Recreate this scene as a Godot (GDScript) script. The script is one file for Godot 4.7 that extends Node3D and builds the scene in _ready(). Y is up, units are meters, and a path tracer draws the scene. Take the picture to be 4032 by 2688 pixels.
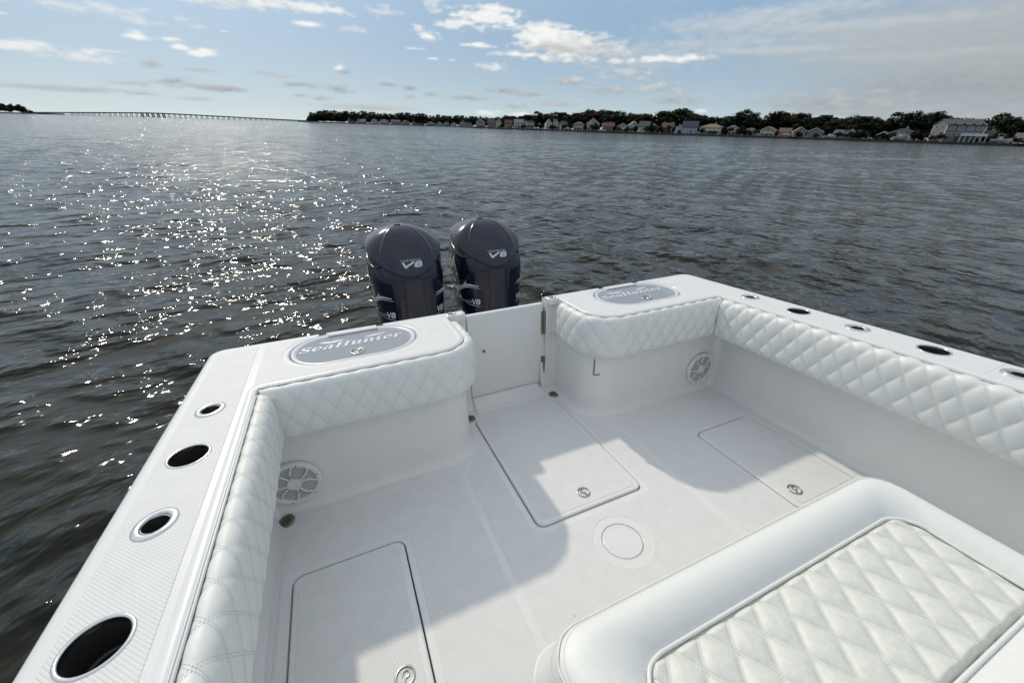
extends Node3D
# A white fishing boat's cockpit seen over its stern: two outboards, choppy water, a wooded shore with houses and a long low bridge.

const SUN_TO := Vector3(-0.1906, 0.6019, -0.7755)   # towards the sun
const EYE := Vector3(-0.916, 2.099, 1.287)
const LOOK_YAW := -0.4055                            # the camera's heading
var BOAT := Transform3D(Basis(Vector3(0.99955, 0.01733, -0.02432), Vector3(-0.01917, 0.99679, -0.07775), Vector3(0.02289, 0.07818, 0.99668)), Vector3(0, 0.45, 0))
var M := {}
var taken := {}
var rng := RandomNumberGenerator.new()


func _ready() -> void:
	rng.seed = 7
	set_camera_and_sky()
	make_materials()
	build_water()
	build_boat()
	build_motors()
	build_seat()
	build_shore()
	build_bridge()


func set_camera_and_sky() -> void:
	var cam := Camera3D.new()
	cam.name = "camera"
	cam.fov = 81.15
	cam.near = 0.05
	cam.far = 14000.0
	cam.transform = Transform3D(Basis(Vector3.UP, LOOK_YAW) * Basis(Vector3.RIGHT, deg_to_rad(-28.26)) * Basis(Vector3.BACK, deg_to_rad(1.66)), EYE)
	add_child(cam)
	cam.current = true
	var env := Environment.new()
	env.background_mode = Environment.BG_SKY
	env.tonemap_mode = Environment.TONE_MAPPER_LINEAR
	env.tonemap_exposure = 1.24
	env.sdfgi_enabled = true
	env.ssao_enabled = true
	env.ssil_enabled = true
	var sky := Sky.new()
	var pano := PanoramaSkyMaterial.new()
	pano.panorama = sky_picture()
	sky.sky_material = pano
	env.sky = sky
	var we := WorldEnvironment.new()
	we.name = "world"
	we.environment = env
	add_child(we)
	var sun := DirectionalLight3D.new()
	sun.name = "sun"
	sun.light_energy = 0.52
	sun.light_color = Color(1.0, 0.955, 0.88)
	sun.light_angular_distance = 1.6
	sun.shadow_enabled = true
	add_child(sun)
	sun.look_at_from_position(SUN_TO * 50.0, Vector3.ZERO, Vector3.UP)


# ---------------------------------------------------------------- sky: air and clouds, computed
func air(az: float, el: float) -> Vector3:
	# az from -z towards +x and el above the horizon, degrees
	var t := clampf(el / 90.0, 0.0, 1.0)
	var low := Vector3(0.455, 0.53, 0.53)
	var mid := Vector3(0.14, 0.275, 0.455)
	var top := Vector3(0.13, 0.26, 0.48)
	var k := 1.0 - exp(-t * 90.0 / 7.0)
	var c := low.lerp(mid, k).lerp(top, clampf((el - 12.0) / 60.0, 0.0, 1.0))
	var e := deg_to_rad(el)
	var a := deg_to_rad(az)
	var dir := Vector3(sin(a) * cos(e), sin(e), -cos(a) * cos(e))
	var ang := rad_to_deg(acos(clampf(dir.dot(SUN_TO), -1.0, 1.0)))
	c += Vector3(0.50, 0.49, 0.46) * exp(-ang * ang / 420.0) + Vector3(0.13, 0.125, 0.11) * exp(-ang * ang / 2200.0)
	return c


func over(c: Vector3, cloud: Vector3, a: float) -> Vector3:
	return c.lerp(cloud, clampf(a, 0.0, 1.0))


func sky_picture() -> ImageTexture:
	var wide := 4096
	var n1 := FastNoiseLite.new()
	n1.seed = 11
	n1.noise_type = FastNoiseLite.TYPE_SIMPLEX_SMOOTH
	n1.frequency = 1.0
	n1.fractal_octaves = 5
	n1.fractal_gain = 0.55
	var n2 := FastNoiseLite.new()
	n2.seed = 23
	n2.noise_type = FastNoiseLite.TYPE_SIMPLEX_SMOOTH
	n2.frequency = 1.0
	n2.fractal_octaves = 4
	# the whole sky, coarse
	var cw := 1024
	var ch := 512
	var coarse := PackedByteArray()
	coarse.resize(cw * ch * 3)
	for y in ch:
		var el := 90.0 - (y + 0.5) / ch * 180.0
		for x in cw:
			var az := (x + 0.5) / cw * 360.0
			var c: Vector3
			if el < -1.0:
				c = Vector3(0.12, 0.14, 0.15)
			else:
				c = high_sky(az, maxf(el, 0.0), n1)
			var i := (y * cw + x) * 3
			coarse[i] = enc(c.x)
			coarse[i + 1] = enc(c.y)
			coarse[i + 2] = enc(c.z)
	var im := Image.create_from_data(cw, ch, false, Image.FORMAT_RGB8, coarse)
	im.resize(wide, wide / 2, Image.INTERPOLATE_CUBIC)
	# the low band, fine
	var el_top := 22.0
	var y0 := int((90.0 - el_top) / 180.0 * (wide / 2))
	var y1 := wide / 4
	var rows := y1 - y0
	var field := PackedVector3Array()
	field.resize(rows * wide)
	for y in rows:
		var el := 90.0 - (y + y0 + 0.5) / (wide / 2) * 180.0
		for x in wide:
			field[y * wide + x] = high_sky((x + 0.5) / wide * 360.0, el, n1)
	# clouds seen low over the water: azimuth, height, half width, half height (degrees), white 1 .. grey 0, share, raggedness
	var clouds := [
		[46.5, 9.9, 11.0, 1.2, 0.55, 0.42, 0.35], [60.0, 7.6, 18.0, 3.0, 0.34, 0.48, 0.16], [70.0, 8.6, 16.0, 3.8, 0.24, 0.48, 0.16], [53.0, 10.8, 9.0, 0.8, 0.55, 0.34, 0.4], [44.5, 8.4, 8.0, 0.7, 0.55, 0.30, 0.4], [57.0, 9.2, 12.0, 0.5, 0.55, 0.28, 0.35], [49.0, 7.6, 10.0, 0.45, 0.6, 0.28, 0.4], [64.0, 6.6, 12.0, 0.5, 0.5, 0.22, 0.4],
		[36.0, 7.2, 9.0, 2.0, 0.45, 0.30, 0.6], [68.0, 3.4, 17.0, 3.4, 0.14, 0.48, 0.2], [66.5, 4.6, 12.0, 1.4, 0.10, 0.42, 0.5], [80.0, 5.0, 16.0, 4.5, 0.14, 0.5, 0.2], [57.0, 2.9, 7.0, 1.0, 0.16, 0.5, 0.7], [62.0, 2.0, 9.0, 0.7, 0.2, 0.35, 0.6],
		[-8.0, 10.0, 8.0, 0.8, 0.8, 0.50, 0.9], [-3.0, 10.4, 4.5, 0.55, 0.95, 0.60, 0.9], [2.0, 10.3, 2.6, 0.6, 0.95, 0.62, 0.9], [-16.0, 7.9, 6.0, 0.7, 0.78, 0.35, 1.0], [-22.6, 4.8, 4.4, 0.55, 0.86, 0.55, 0.9], [-19.0, 4.4, 3.2, 0.4, 0.8, 0.45, 0.9],
		[18.9, 10.5, 4.6, 1.15, 0.92, 0.72, 1.0], [20.2, 11.0, 2.6, 0.9, 1.0, 0.85, 1.0], [15.4, 9.9, 2.4, 0.6, 0.92, 0.6, 1.1], [13.6, 11.6, 1.0, 1.1, 0.85, 0.4, 1.1], [8.0, 10.6, 1.6, 0.6, 0.8, 0.35, 1.1],
		[28.5, 8.2, 6.2, 1.5, 0.58, 0.70, 0.8], [25.4, 9.7, 2.6, 1.0, 1.0, 1.0, 0.7], [26.8, 9.2, 3.4, 1.1, 0.95, 0.95, 0.8], [24.4, 8.9, 2.2, 0.7, 1.0, 0.95, 0.8], [29.6, 9.0, 3.0, 0.9, 0.8, 0.8, 1.0], [27.6, 8.3, 3.6, 0.55, 0.40, 0.55, 0.8], [31.5, 8.0, 4.4, 0.8, 0.55, 0.6, 0.9], [27.6, 7.2, 4.2, 0.55, 0.8, 0.65, 0.9],
		[22.6, 7.5, 2.8, 0.30, 1.0, 0.85, 0.7], [18.2, 8.25, 1.9, 0.30, 1.0, 0.8, 0.9], [19.2, 8.1, 1.4, 0.2, 0.95, 0.6, 0.9], [12.8, 8.7, 1.3, 0.55, 0.98, 0.8, 1.0], [11.6, 9.3, 0.8, 0.5, 0.9, 0.5, 1.0], [10.9, 7.6, 1.2, 0.14, 1.0, 0.75, 0.7], [13.1, 6.75, 0.8, 0.13, 0.95, 0.65, 0.7], [15.3, 6.7, 0.5, 0.13, 0.95, 0.65, 0.7], [19.8, 6.2, 2.4, 0.42, 0.85, 0.5, 1.0], [-0.2, 8.95, 1.75, 0.33, 1.0, 0.98, 0.45], [4.2, 8.9, 2.4, 0.45, 0.75, 0.3, 1.0],
		[-14.9, 6.45, 1.35, 0.42, 1.0, 0.85, 0.7], [-12.6, 6.5, 1.1, 0.26, 0.95, 0.7, 0.8], [-11.8, 5.95, 1.1, 0.34, 1.0, 0.8, 0.8], [-10.2, 5.65, 1.7, 0.42, 1.0, 0.92, 0.7], [-23.0, 6.9, 0.5, 0.1, 0.95, 0.7, 0.5], [-7.8, 7.6, 0.4, 0.07, 1.0, 0.7, 0.4], [-17.0, 5.1, 2.4, 0.12, 0.85, 0.45, 0.8],
		[-14.4, 4.4, 0.8, 0.32, 0.22, 0.55, 0.8], [-10.6, 4.2, 1.6, 0.22, 0.28, 0.42, 0.9], [-13.2, 3.1, 1.6, 0.36, 0.16, 0.62, 0.9], [-10.4, 2.75, 2.4, 0.30, 0.16, 0.6, 1.0], [-8.6, 2.7, 1.4, 0.28, 0.14, 0.6, 1.0], [-16.4, 2.7, 1.8, 0.26, 0.25, 0.45, 1.0], [-21.0, 2.0, 5.5, 0.26, 0.22, 0.5, 0.8], [-16.0, 1.9, 1.3, 0.16, 0.2, 0.45, 0.9], [-12.0, 1.7, 2.2, 0.18, 0.22, 0.4, 0.9],
		[-5.2, 4.4, 1.2, 0.24, 0.25, 0.45, 1.0], [-3.4, 4.2, 1.4, 0.22, 0.28, 0.42, 1.0], [3.1, 5.0, 0.7, 0.25, 0.18, 0.55, 0.9], [2.4, 5.4, 0.6, 0.26, 0.95, 0.7, 0.9], [-2.0, 3.5, 2.0, 0.26, 0.15, 0.58, 1.0], [1.8, 3.3, 1.8, 0.38, 0.15, 0.58, 1.0], [-2.0, 2.5, 0.9, 0.16, 0.18, 0.5, 0.8], [0.0, 2.3, 1.0, 0.25, 0.18, 0.5, 0.8], [5.0, 1.6, 6.0, 0.4, 0.25, 0.42, 1.0],
		[7.6, 4.0, 0.9, 0.24, 0.15, 0.6, 0.9], [10.0, 3.75, 1.0, 0.27, 0.13, 0.6, 0.9], [10.1, 2.9, 0.6, 0.16, 0.2, 0.5, 0.9], [12.4, 3.25, 1.1, 0.3, 0.22, 0.5, 1.0], [17.0, 3.0, 2.5, 0.3, 0.18, 0.58, 1.0], [21.6, 3.9, 2.4, 0.34, 0.17, 0.58, 1.0], [24.6, 3.55, 1.9, 0.3, 0.17, 0.58, 1.0], [22.8, 2.3, 2.0, 0.24, 0.2, 0.55, 1.0], [28.0, 2.7, 2.6, 0.4, 0.28, 0.5, 1.0],
		[29.6, 4.9, 2.4, 0.48, 0.24, 0.62, 1.0], [34.2, 4.1, 3.4, 0.5, 0.25, 0.55, 1.0], [36.0, 5.6, 3.6, 0.8, 0.38, 0.5, 1.0], [40.2, 4.3, 3.2, 0.7, 0.36, 0.55, 1.0], [42.0, 3.2, 3.0, 0.5, 0.2, 0.58, 1.0], [44.7, 2.1, 1.2, 0.34, 0.75, 0.55, 0.9], [38.4, 7.1, 2.6, 0.4, 0.92, 0.62, 0.9], [41.5, 7.2, 3.2, 0.45, 0.95, 0.72, 0.8], [34.5, 7.0, 2.2, 0.3, 0.85, 0.5, 0.9],
		[19.5, 1.5, 2.6, 0.35, 0.9, 0.5, 0.8], [23.4, 1.4, 2.0, 0.35, 0.95, 0.55, 0.8], [54.0, 1.7, 1.2, 0.3, 0.75, 0.5, 0.8], [58.0, 1.6, 2.2, 0.35, 0.7, 0.35, 0.8],
	]
	for q in clouds:
		var hw: float = q[2] * (1.15 if q[4] > 0.3 else 1.35)
		var hh: float = q[3] * (1.18 if q[4] > 0.3 else 1.5)
		var tone: float = q[4]
		var share: float = q[5]
		var rag: float = q[6]
		var shade := Vector3(0.24, 0.265, 0.28)
		var white := Vector3(0.74, 0.745, 0.73)
		var m := 1.7
		var xa := int((q[0] - hw * m) / 360.0 * wide)
		var xb := int((q[0] + hw * m) / 360.0 * wide)
		var ya := clampi(int((90.0 - (q[1] + hh * m)) / 180.0 * (wide / 2)) - y0, 0, rows - 1)
		var yb := clampi(int((90.0 - (q[1] - hh * m)) / 180.0 * (wide / 2)) - y0, 0, rows - 1)
		for y in range(ya, yb + 1):
			var el := 90.0 - (y + y0 + 0.5) / (wide / 2) * 180.0
			for x in range(xa, xb + 1):
				var az := (x + 0.5) / wide * 360.0
				var wob := n2.get_noise_2d(az * 0.55 + 40.0, el * 1.6) * 0.5
				var dx: float = (az - q[0]) / hw + wob * rag * 0.5
				var dy: float = (el - q[1]) / hh
				if dy < 0.0:
					dy *= 1.0 + 0.35 * rag
				var n := n1.get_noise_2d(az * 0.42 + hw * 9.0, el * 1.25 + q[0])
				var f := 1.0 - sqrt(dx * dx + dy * dy) + n * 0.85 * rag
				if f <= 0.0:
					continue
				var a := minf(1.0, share * 1.35) * smoothstep(0.0, 0.85, f)
				var lit := clampf(tone + n * 0.40 * rag + dy * 0.16, 0.0, 1.0)
				var cc := shade.lerp(white, lit)
				var at := y * wide + posmod(x, wide)
				field[at] = over(field[at], cc, a)
	var band := PackedByteArray()
	band.resize(rows * wide * 3)
	for i in rows * wide:
		var c := field[i]
		band[i * 3] = enc(c.x)
		band[i * 3 + 1] = enc(c.y)
		band[i * 3 + 2] = enc(c.z)
	var strip := Image.create_from_data(wide, rows, false, Image.FORMAT_RGB8, band)
	im.blit_rect(strip, Rect2i(0, 0, wide, rows), Vector2i(0, y0))
	return ImageTexture.create_from_image(im)


func high_sky(az: float, el: float, n: FastNoiseLite) -> Vector3:
	var c := air(az, el)
	# broken cloud sheets at a height: the noise is laid out on a flat layer overhead
	if el > 6.0:
		var a := deg_to_rad(az)
		var reach := 1.0 / tan(deg_to_rad(maxf(el, 3.0)) * 0.92 + 0.08)
		var p := Vector2(sin(a), -cos(a)) * reach
		var d := n.get_noise_2d(p.x * 1.1 + 3.0, p.y * 1.1)
		var cover := (0.42 + 0.5 * smoothstep(-0.25, 0.35, d)) * smoothstep(9.0, 26.0, el)
		if cover > 0.0:
			var lit := clampf(0.60 - d * 0.35, 0.0, 1.0)
			# clouds are brighter on the sun's side of the sky
			var e := deg_to_rad(el)
			var toward := 0.5 + 0.5 * Vector3(sin(a) * cos(e), sin(e), -cos(a) * cos(e)).dot(SUN_TO)
			c = over(c, Vector3(0.42, 0.43, 0.43).lerp(Vector3(0.84, 0.83, 0.80), lit) * (0.74 + 0.40 * toward), cover)
	return c


func enc(v: float) -> int:
	v = clampf(v, 0.0, 1.0)
	return int(255.0 * (v * 12.92 if v < 0.0031308 else 1.055 * pow(v, 0.41667) - 0.055) + 0.5)


# ---------------------------------------------------------------- mesh building
class Geo:
	var v := PackedVector3Array()
	var n := PackedVector3Array()
	var idx := PackedInt32Array()

	func tri(a: Vector3, b: Vector3, c: Vector3) -> void:
		var k := v.size()
		var q := (b - a).cross(c - a).normalized()
		v.append_array([a, b, c])
		n.append_array([q, q, q])
		idx.append_array([k, k + 2, k + 1])

	func quad(a: Vector3, b: Vector3, c: Vector3, d: Vector3) -> void:
		var k := v.size()
		var q := (c - a).cross(d - b).normalized()
		v.append_array([a, b, c, d])
		n.append_array([q, q, q, q])
		idx.append_array([k, k + 2, k + 1, k, k + 3, k + 2])

	# rows: an array of PackedVector3Array of one length; smooth, but a row given twice makes a hard edge
	func grid(rows: Array, wrap := false) -> void:
		var h := rows.size()
		var w: int = rows[0].size()
		var k := v.size()
		var nn := PackedVector3Array()
		nn.resize(h * w)
		var last := w if wrap else w - 1
		var at := PackedInt32Array()
		for y in h - 1:
			var r0: PackedVector3Array = rows[y]
			var r1: PackedVector3Array = rows[y + 1]
			for x in last:
				var x1 := (x + 1) % w
				var a := r0[x]
				var b := r0[x1]
				var c := r1[x1]
				var d := r1[x]
				var q := (c - a).cross(d - b)
				if q.length_squared() < 1e-16:
					continue
				nn[y * w + x] += q
				nn[y * w + x1] += q
				nn[(y + 1) * w + x1] += q
				nn[(y + 1) * w + x] += q
				var i0 := k + y * w + x
				var i1 := k + y * w + x1
				var i2 := k + (y + 1) * w + x1
				var i3 := k + (y + 1) * w + x
				at.append_array([i0, i2, i1, i0, i3, i2])
		for y in h:
			v.append_array(rows[y])
		for i in nn.size():
			nn[i] = nn[i].normalized() if nn[i].length_squared() > 1e-20 else Vector3.UP
		n.append_array(nn)
		idx.append_array(at)

	func box(c: Vector3, s: Vector3, b := 0.0, basis := Basis()) -> void:
		var h := s * 0.5
		b = minf(b, minf(h.x, minf(h.y, h.z)) * 0.9)
		for ax in 3:
			var u := (ax + 1) % 3
			var w := (ax + 2) % 3
			for sg in [-1.0, 1.0]:
				var p := []
				for q in [[-1, -1], [1, -1], [1, 1], [-1, 1]]:
					var t := Vector3()
					t[ax] = sg * h[ax]
					t[u] = q[0] * (h[u] - b)
					t[w] = q[1] * (h[w] - b)
					p.append(c + basis * t)
				if sg > 0:
					quad(p[0], p[1], p[2], p[3])
				else:
					quad(p[3], p[2], p[1], p[0])
			if b <= 0.0:
				continue
			for su in [-1.0, 1.0]:
				for sw in [-1.0, 1.0]:
					var a0 := Vector3()
					a0[ax] = h[ax] - b
					a0[u] = su * h[u]
					a0[w] = sw * (h[w] - b)
					var a1 := a0
					a1[u] = su * (h[u] - b)
					a1[w] = sw * h[w]
					var b0 := a0
					b0[ax] = -a0[ax]
					var b1 := a1
					b1[ax] = -a1[ax]
					if su * sw > 0:
						quad(c + basis * a0, c + basis * a1, c + basis * b1, c + basis * b0)
					else:
						quad(c + basis * b0, c + basis * b1, c + basis * a1, c + basis * a0)
		if b > 0.0:
			for sx in [-1.0, 1.0]:
				for sy in [-1.0, 1.0]:
					for sz in [-1.0, 1.0]:
						var p0 := c + basis * Vector3(sx * h.x, sy * (h.y - b), sz * (h.z - b))
						var p1 := c + basis * Vector3(sx * (h.x - b), sy * h.y, sz * (h.z - b))
						var p2 := c + basis * Vector3(sx * (h.x - b), sy * (h.y - b), sz * h.z)
						if sx * sy * sz > 0:
							tri(p0, p1, p2)
						else:
							tri(p2, p1, p0)

	# profile: [radius, height] pairs about basis.y
	func lathe(profile: Array, seg: int, at: Vector3, basis := Basis(), squash := Vector2.ONE) -> void:
		var rows := []
		for q in profile:
			var r := PackedVector3Array()
			for i in seg:
				var a := TAU * i / seg
				r.append(at + basis * Vector3(cos(a) * q[0] * squash.x, q[1], -sin(a) * q[0] * squash.y))
			rows.append(r)
		grid(rows, true)

	func tube(path: Array, radius: float, seg := 8, wrap := false) -> void:
		var rows := []
		var m := path.size()
		for i in m:
			var a: Vector3 = path[(i - 1 + m) % m] if wrap else path[maxi(i - 1, 0)]
			var b: Vector3 = path[(i + 1) % m] if wrap else path[mini(i + 1, m - 1)]
			var t := (b - a).normalized()
			var side := t.cross(Vector3.UP)
			if side.length() < 0.05:
				side = t.cross(Vector3.RIGHT)
			side = side.normalized()
			var up := side.cross(t)
			var r := PackedVector3Array()
			for k in seg:
				var ang := TAU * k / seg
				r.append(path[i] + side * cos(ang) * radius + up * sin(ang) * radius)
			rows.append(r)
		if wrap:
			rows.append(rows[0])
		else:
			var r0 := PackedVector3Array()
			var r1 := PackedVector3Array()
			for k in seg:
				r0.append(path[0])
				r1.append(path[m - 1])
			rows.push_front(r0)
			rows.push_back(r1)
		grid(rows, true)

	# flat polygon in plan (x, z) facing up
	func cap(poly: PackedVector2Array, y: float, up := true) -> void:
		var t := Geometry2D.triangulate_polygon(poly)
		for i in range(0, t.size(), 3):
			var a := Vector3(poly[t[i]].x, y, poly[t[i]].y)
			var b := Vector3(poly[t[i + 1]].x, y, poly[t[i + 1]].y)
			var c := Vector3(poly[t[i + 2]].x, y, poly[t[i + 2]].y)
			if ((b - a).cross(c - a).y > 0.0) == up:
				tri(a, b, c)
			else:
				tri(a, c, b)

	# a profile of [out, y] swept along a plan path; out is to the left of the way it runs, or to its right with side -1
	func sweep(path: PackedVector2Array, profile: Array, wrap := false, side := 1.0) -> void:
		var nrm := Geo.normals_of(path, wrap)
		var rows := []
		for q in profile:
			var r := PackedVector3Array()
			for i in path.size():
				var p: Vector2 = path[i] + nrm[i] * (q[0] * side)
				r.append(Vector3(p.x, q[1], p.y))
			rows.append(r)
		grid(rows, wrap)

	# a plate with bevelled edge: poly in plan
	func slab(poly: PackedVector2Array, y0: float, y1: float, b: float) -> void:
		if Geometry2D.is_polygon_clockwise(poly):
			poly = poly.duplicate()
			poly.reverse()
		var nrm := Geo.normals_of(poly, true)
		var inner := PackedVector2Array()
		for i in poly.size():
			inner.append(poly[i] + nrm[i] * b)
		cap(inner, y1)
		sweep(poly, [[b, y1], [b * 0.45, y1 - b * 0.15], [b * 0.12, y1 - b * 0.5], [0.0, y1 - b], [0.0, y1 - b], [0.0, y0]], true)

	static func normals_of(path: PackedVector2Array, wrap: bool) -> PackedVector2Array:
		var out := PackedVector2Array()
		var m := path.size()
		for i in m:
			var a := path[(i - 1 + m) % m] if wrap else path[maxi(i - 1, 0)]
			var b := path[(i + 1) % m] if wrap else path[mini(i + 1, m - 1)]
			var d0 := (path[i] - a).normalized()
			var d1 := (b - path[i]).normalized()
			var t := (d0 + d1).normalized()
			var q := Vector2(-t.y, t.x)
			var d := d1 if d1.length() > 0.5 else d0
			var co := clampf(q.dot(Vector2(-d.y, d.x)), 0.35, 1.0)
			out.append(q / co)
		return out

	func sheer() -> void:   # the boat's rails rise a little towards the bow
		for i in v.size():
			v[i].y *= 1.0 + 0.0229 * (v[i].z + 0.93)

	func mesh() -> ArrayMesh:
		var arr := []
		arr.resize(Mesh.ARRAY_MAX)
		arr[Mesh.ARRAY_VERTEX] = v
		arr[Mesh.ARRAY_NORMAL] = n
		arr[Mesh.ARRAY_INDEX] = idx
		var m := ArrayMesh.new()
		m.add_surface_from_arrays(Mesh.PRIMITIVE_TRIANGLES, arr)
		return m


func sheered(p: Vector3) -> Vector3:
	return Vector3(p.x, p.y * (1.0 + 0.0229 * (p.z + 0.93)), p.z)


func rrect(x0: float, z0: float, x1: float, z1: float, r: float, seg := 6) -> PackedVector2Array:
	var out := PackedVector2Array()
	for q in [[x1 - r, z1 - r, 0.0], [x0 + r, z1 - r, 0.5], [x0 + r, z0 + r, 1.0], [x1 - r, z0 + r, 1.5]]:
		for i in seg + 1:
			var a: float = PI * (q[2] + 0.5 * i / seg)
			out.append(Vector2(q[0] + cos(a) * r, q[1] + sin(a) * r))
	return out


func circle(c: Vector2, r: float, seg := 28) -> PackedVector2Array:
	var out := PackedVector2Array()
	for i in seg:
		out.append(c + Vector2(cos(TAU * i / seg), sin(TAU * i / seg)) * r)
	return out


# rounds the corners of an open path: points as [x, z, radius]
func fillet(points: Array, seg := 8) -> PackedVector2Array:
	var out := PackedVector2Array()
	for i in points.size():
		var p := Vector2(points[i][0], points[i][1])
		var r: float = points[i][2] if points[i].size() > 2 else 0.0
		if r <= 0.0 or i == 0 or i == points.size() - 1:
			out.append(p)
			continue
		var a := (Vector2(points[i - 1][0], points[i - 1][1]) - p).normalized()
		var b := (Vector2(points[i + 1][0], points[i + 1][1]) - p).normalized()
		var half := acos(clampf(a.dot(b), -1, 1)) * 0.5
		var d := r / tan(half)
		var c := p + (a + b).normalized() * (r / sin(half))
		var s := p + a * d - c
		var e := p + b * d - c
		var turn := s.angle_to(e)
		for k in seg + 1:
			out.append(c + s.rotated(turn * k / seg))
	return out


func denser(path: PackedVector2Array, step: float) -> PackedVector2Array:
	var out := PackedVector2Array()
	for i in path.size() - 1:
		var m := maxi(1, int(ceil(path[i].distance_to(path[i + 1]) / step)))
		for k in m:
			out.append(path[i].lerp(path[i + 1], float(k) / m))
	out.append(path[path.size() - 1])
	return out


func mirrored(path: PackedVector2Array) -> PackedVector2Array:
	var out := PackedVector2Array()
	for i in range(path.size() - 1, -1, -1):
		out.append(Vector2(-path[i].x, path[i].y))
	return out


func obj(called: String, g: Variant, m: Material, parent: Node) -> MeshInstance3D:
	var o := MeshInstance3D.new()
	o.name = called
	o.mesh = g.mesh() if g is Geo else g
	o.material_override = m
	parent.add_child(o, true)
	return o


func holder(called: String, parent: Node, at := Vector3.ZERO) -> Node3D:
	var o := Node3D.new()
	o.name = called
	parent.add_child(o, true)
	o.position = at
	return o


func thing(called: String, label: String, category: String, group := "") -> Node3D:
	var o := Node3D.new()
	o.name = numbered(called)
	add_child(o)
	o.set_meta("label", label)
	o.set_meta("category", category)
	if group:
		o.set_meta("group", group)
	return o


func numbered(called: String) -> String:
	var k: int = taken.get(called, 0)
	taken[called] = k + 1
	return called if k == 0 else "%s_%03d" % [called, k]


func structure(called: String, m: Mesh, mat: Material) -> MeshInstance3D:
	var o := MeshInstance3D.new()
	o.name = numbered(called)
	o.mesh = m
	o.material_override = mat
	add_child(o)
	o.set_meta("kind", "structure")
	return o


# ---------------------------------------------------------------- materials
func mat(called: String, c: Color, rough: float, metal := 0.0) -> StandardMaterial3D:
	var m := StandardMaterial3D.new()
	m.resource_name = called
	m.albedo_color = Color(c.r, c.g, c.b).linear_to_srgb()
	m.roughness = rough
	m.metallic = metal
	m.cull_mode = BaseMaterial3D.CULL_DISABLED
	M[called] = m
	return m


func noise_texture(seed_of: int, freq: float, octaves: int, size: int, lo: Color, hi: Color) -> NoiseTexture2D:
	var n := FastNoiseLite.new()
	n.seed = seed_of
	n.frequency = freq
	n.fractal_octaves = octaves
	n.noise_type = FastNoiseLite.TYPE_SIMPLEX_SMOOTH
	var t := NoiseTexture2D.new()
	t.width = size
	t.height = size
	t.seamless = true
	t.noise = n
	var g := Gradient.new()
	g.set_color(0, lo)
	g.set_color(1, hi)
	t.color_ramp = g
	return t


func tri_planar(m: StandardMaterial3D, per_metre: float) -> void:
	m.uv1_triplanar = true
	m.uv1_scale = Vector3.ONE * per_metre


func relief(m: StandardMaterial3D, t: Texture2D, cm: float) -> void:
	m.heightmap_enabled = true
	m.heightmap_texture = t
	m.heightmap_scale = cm


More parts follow.
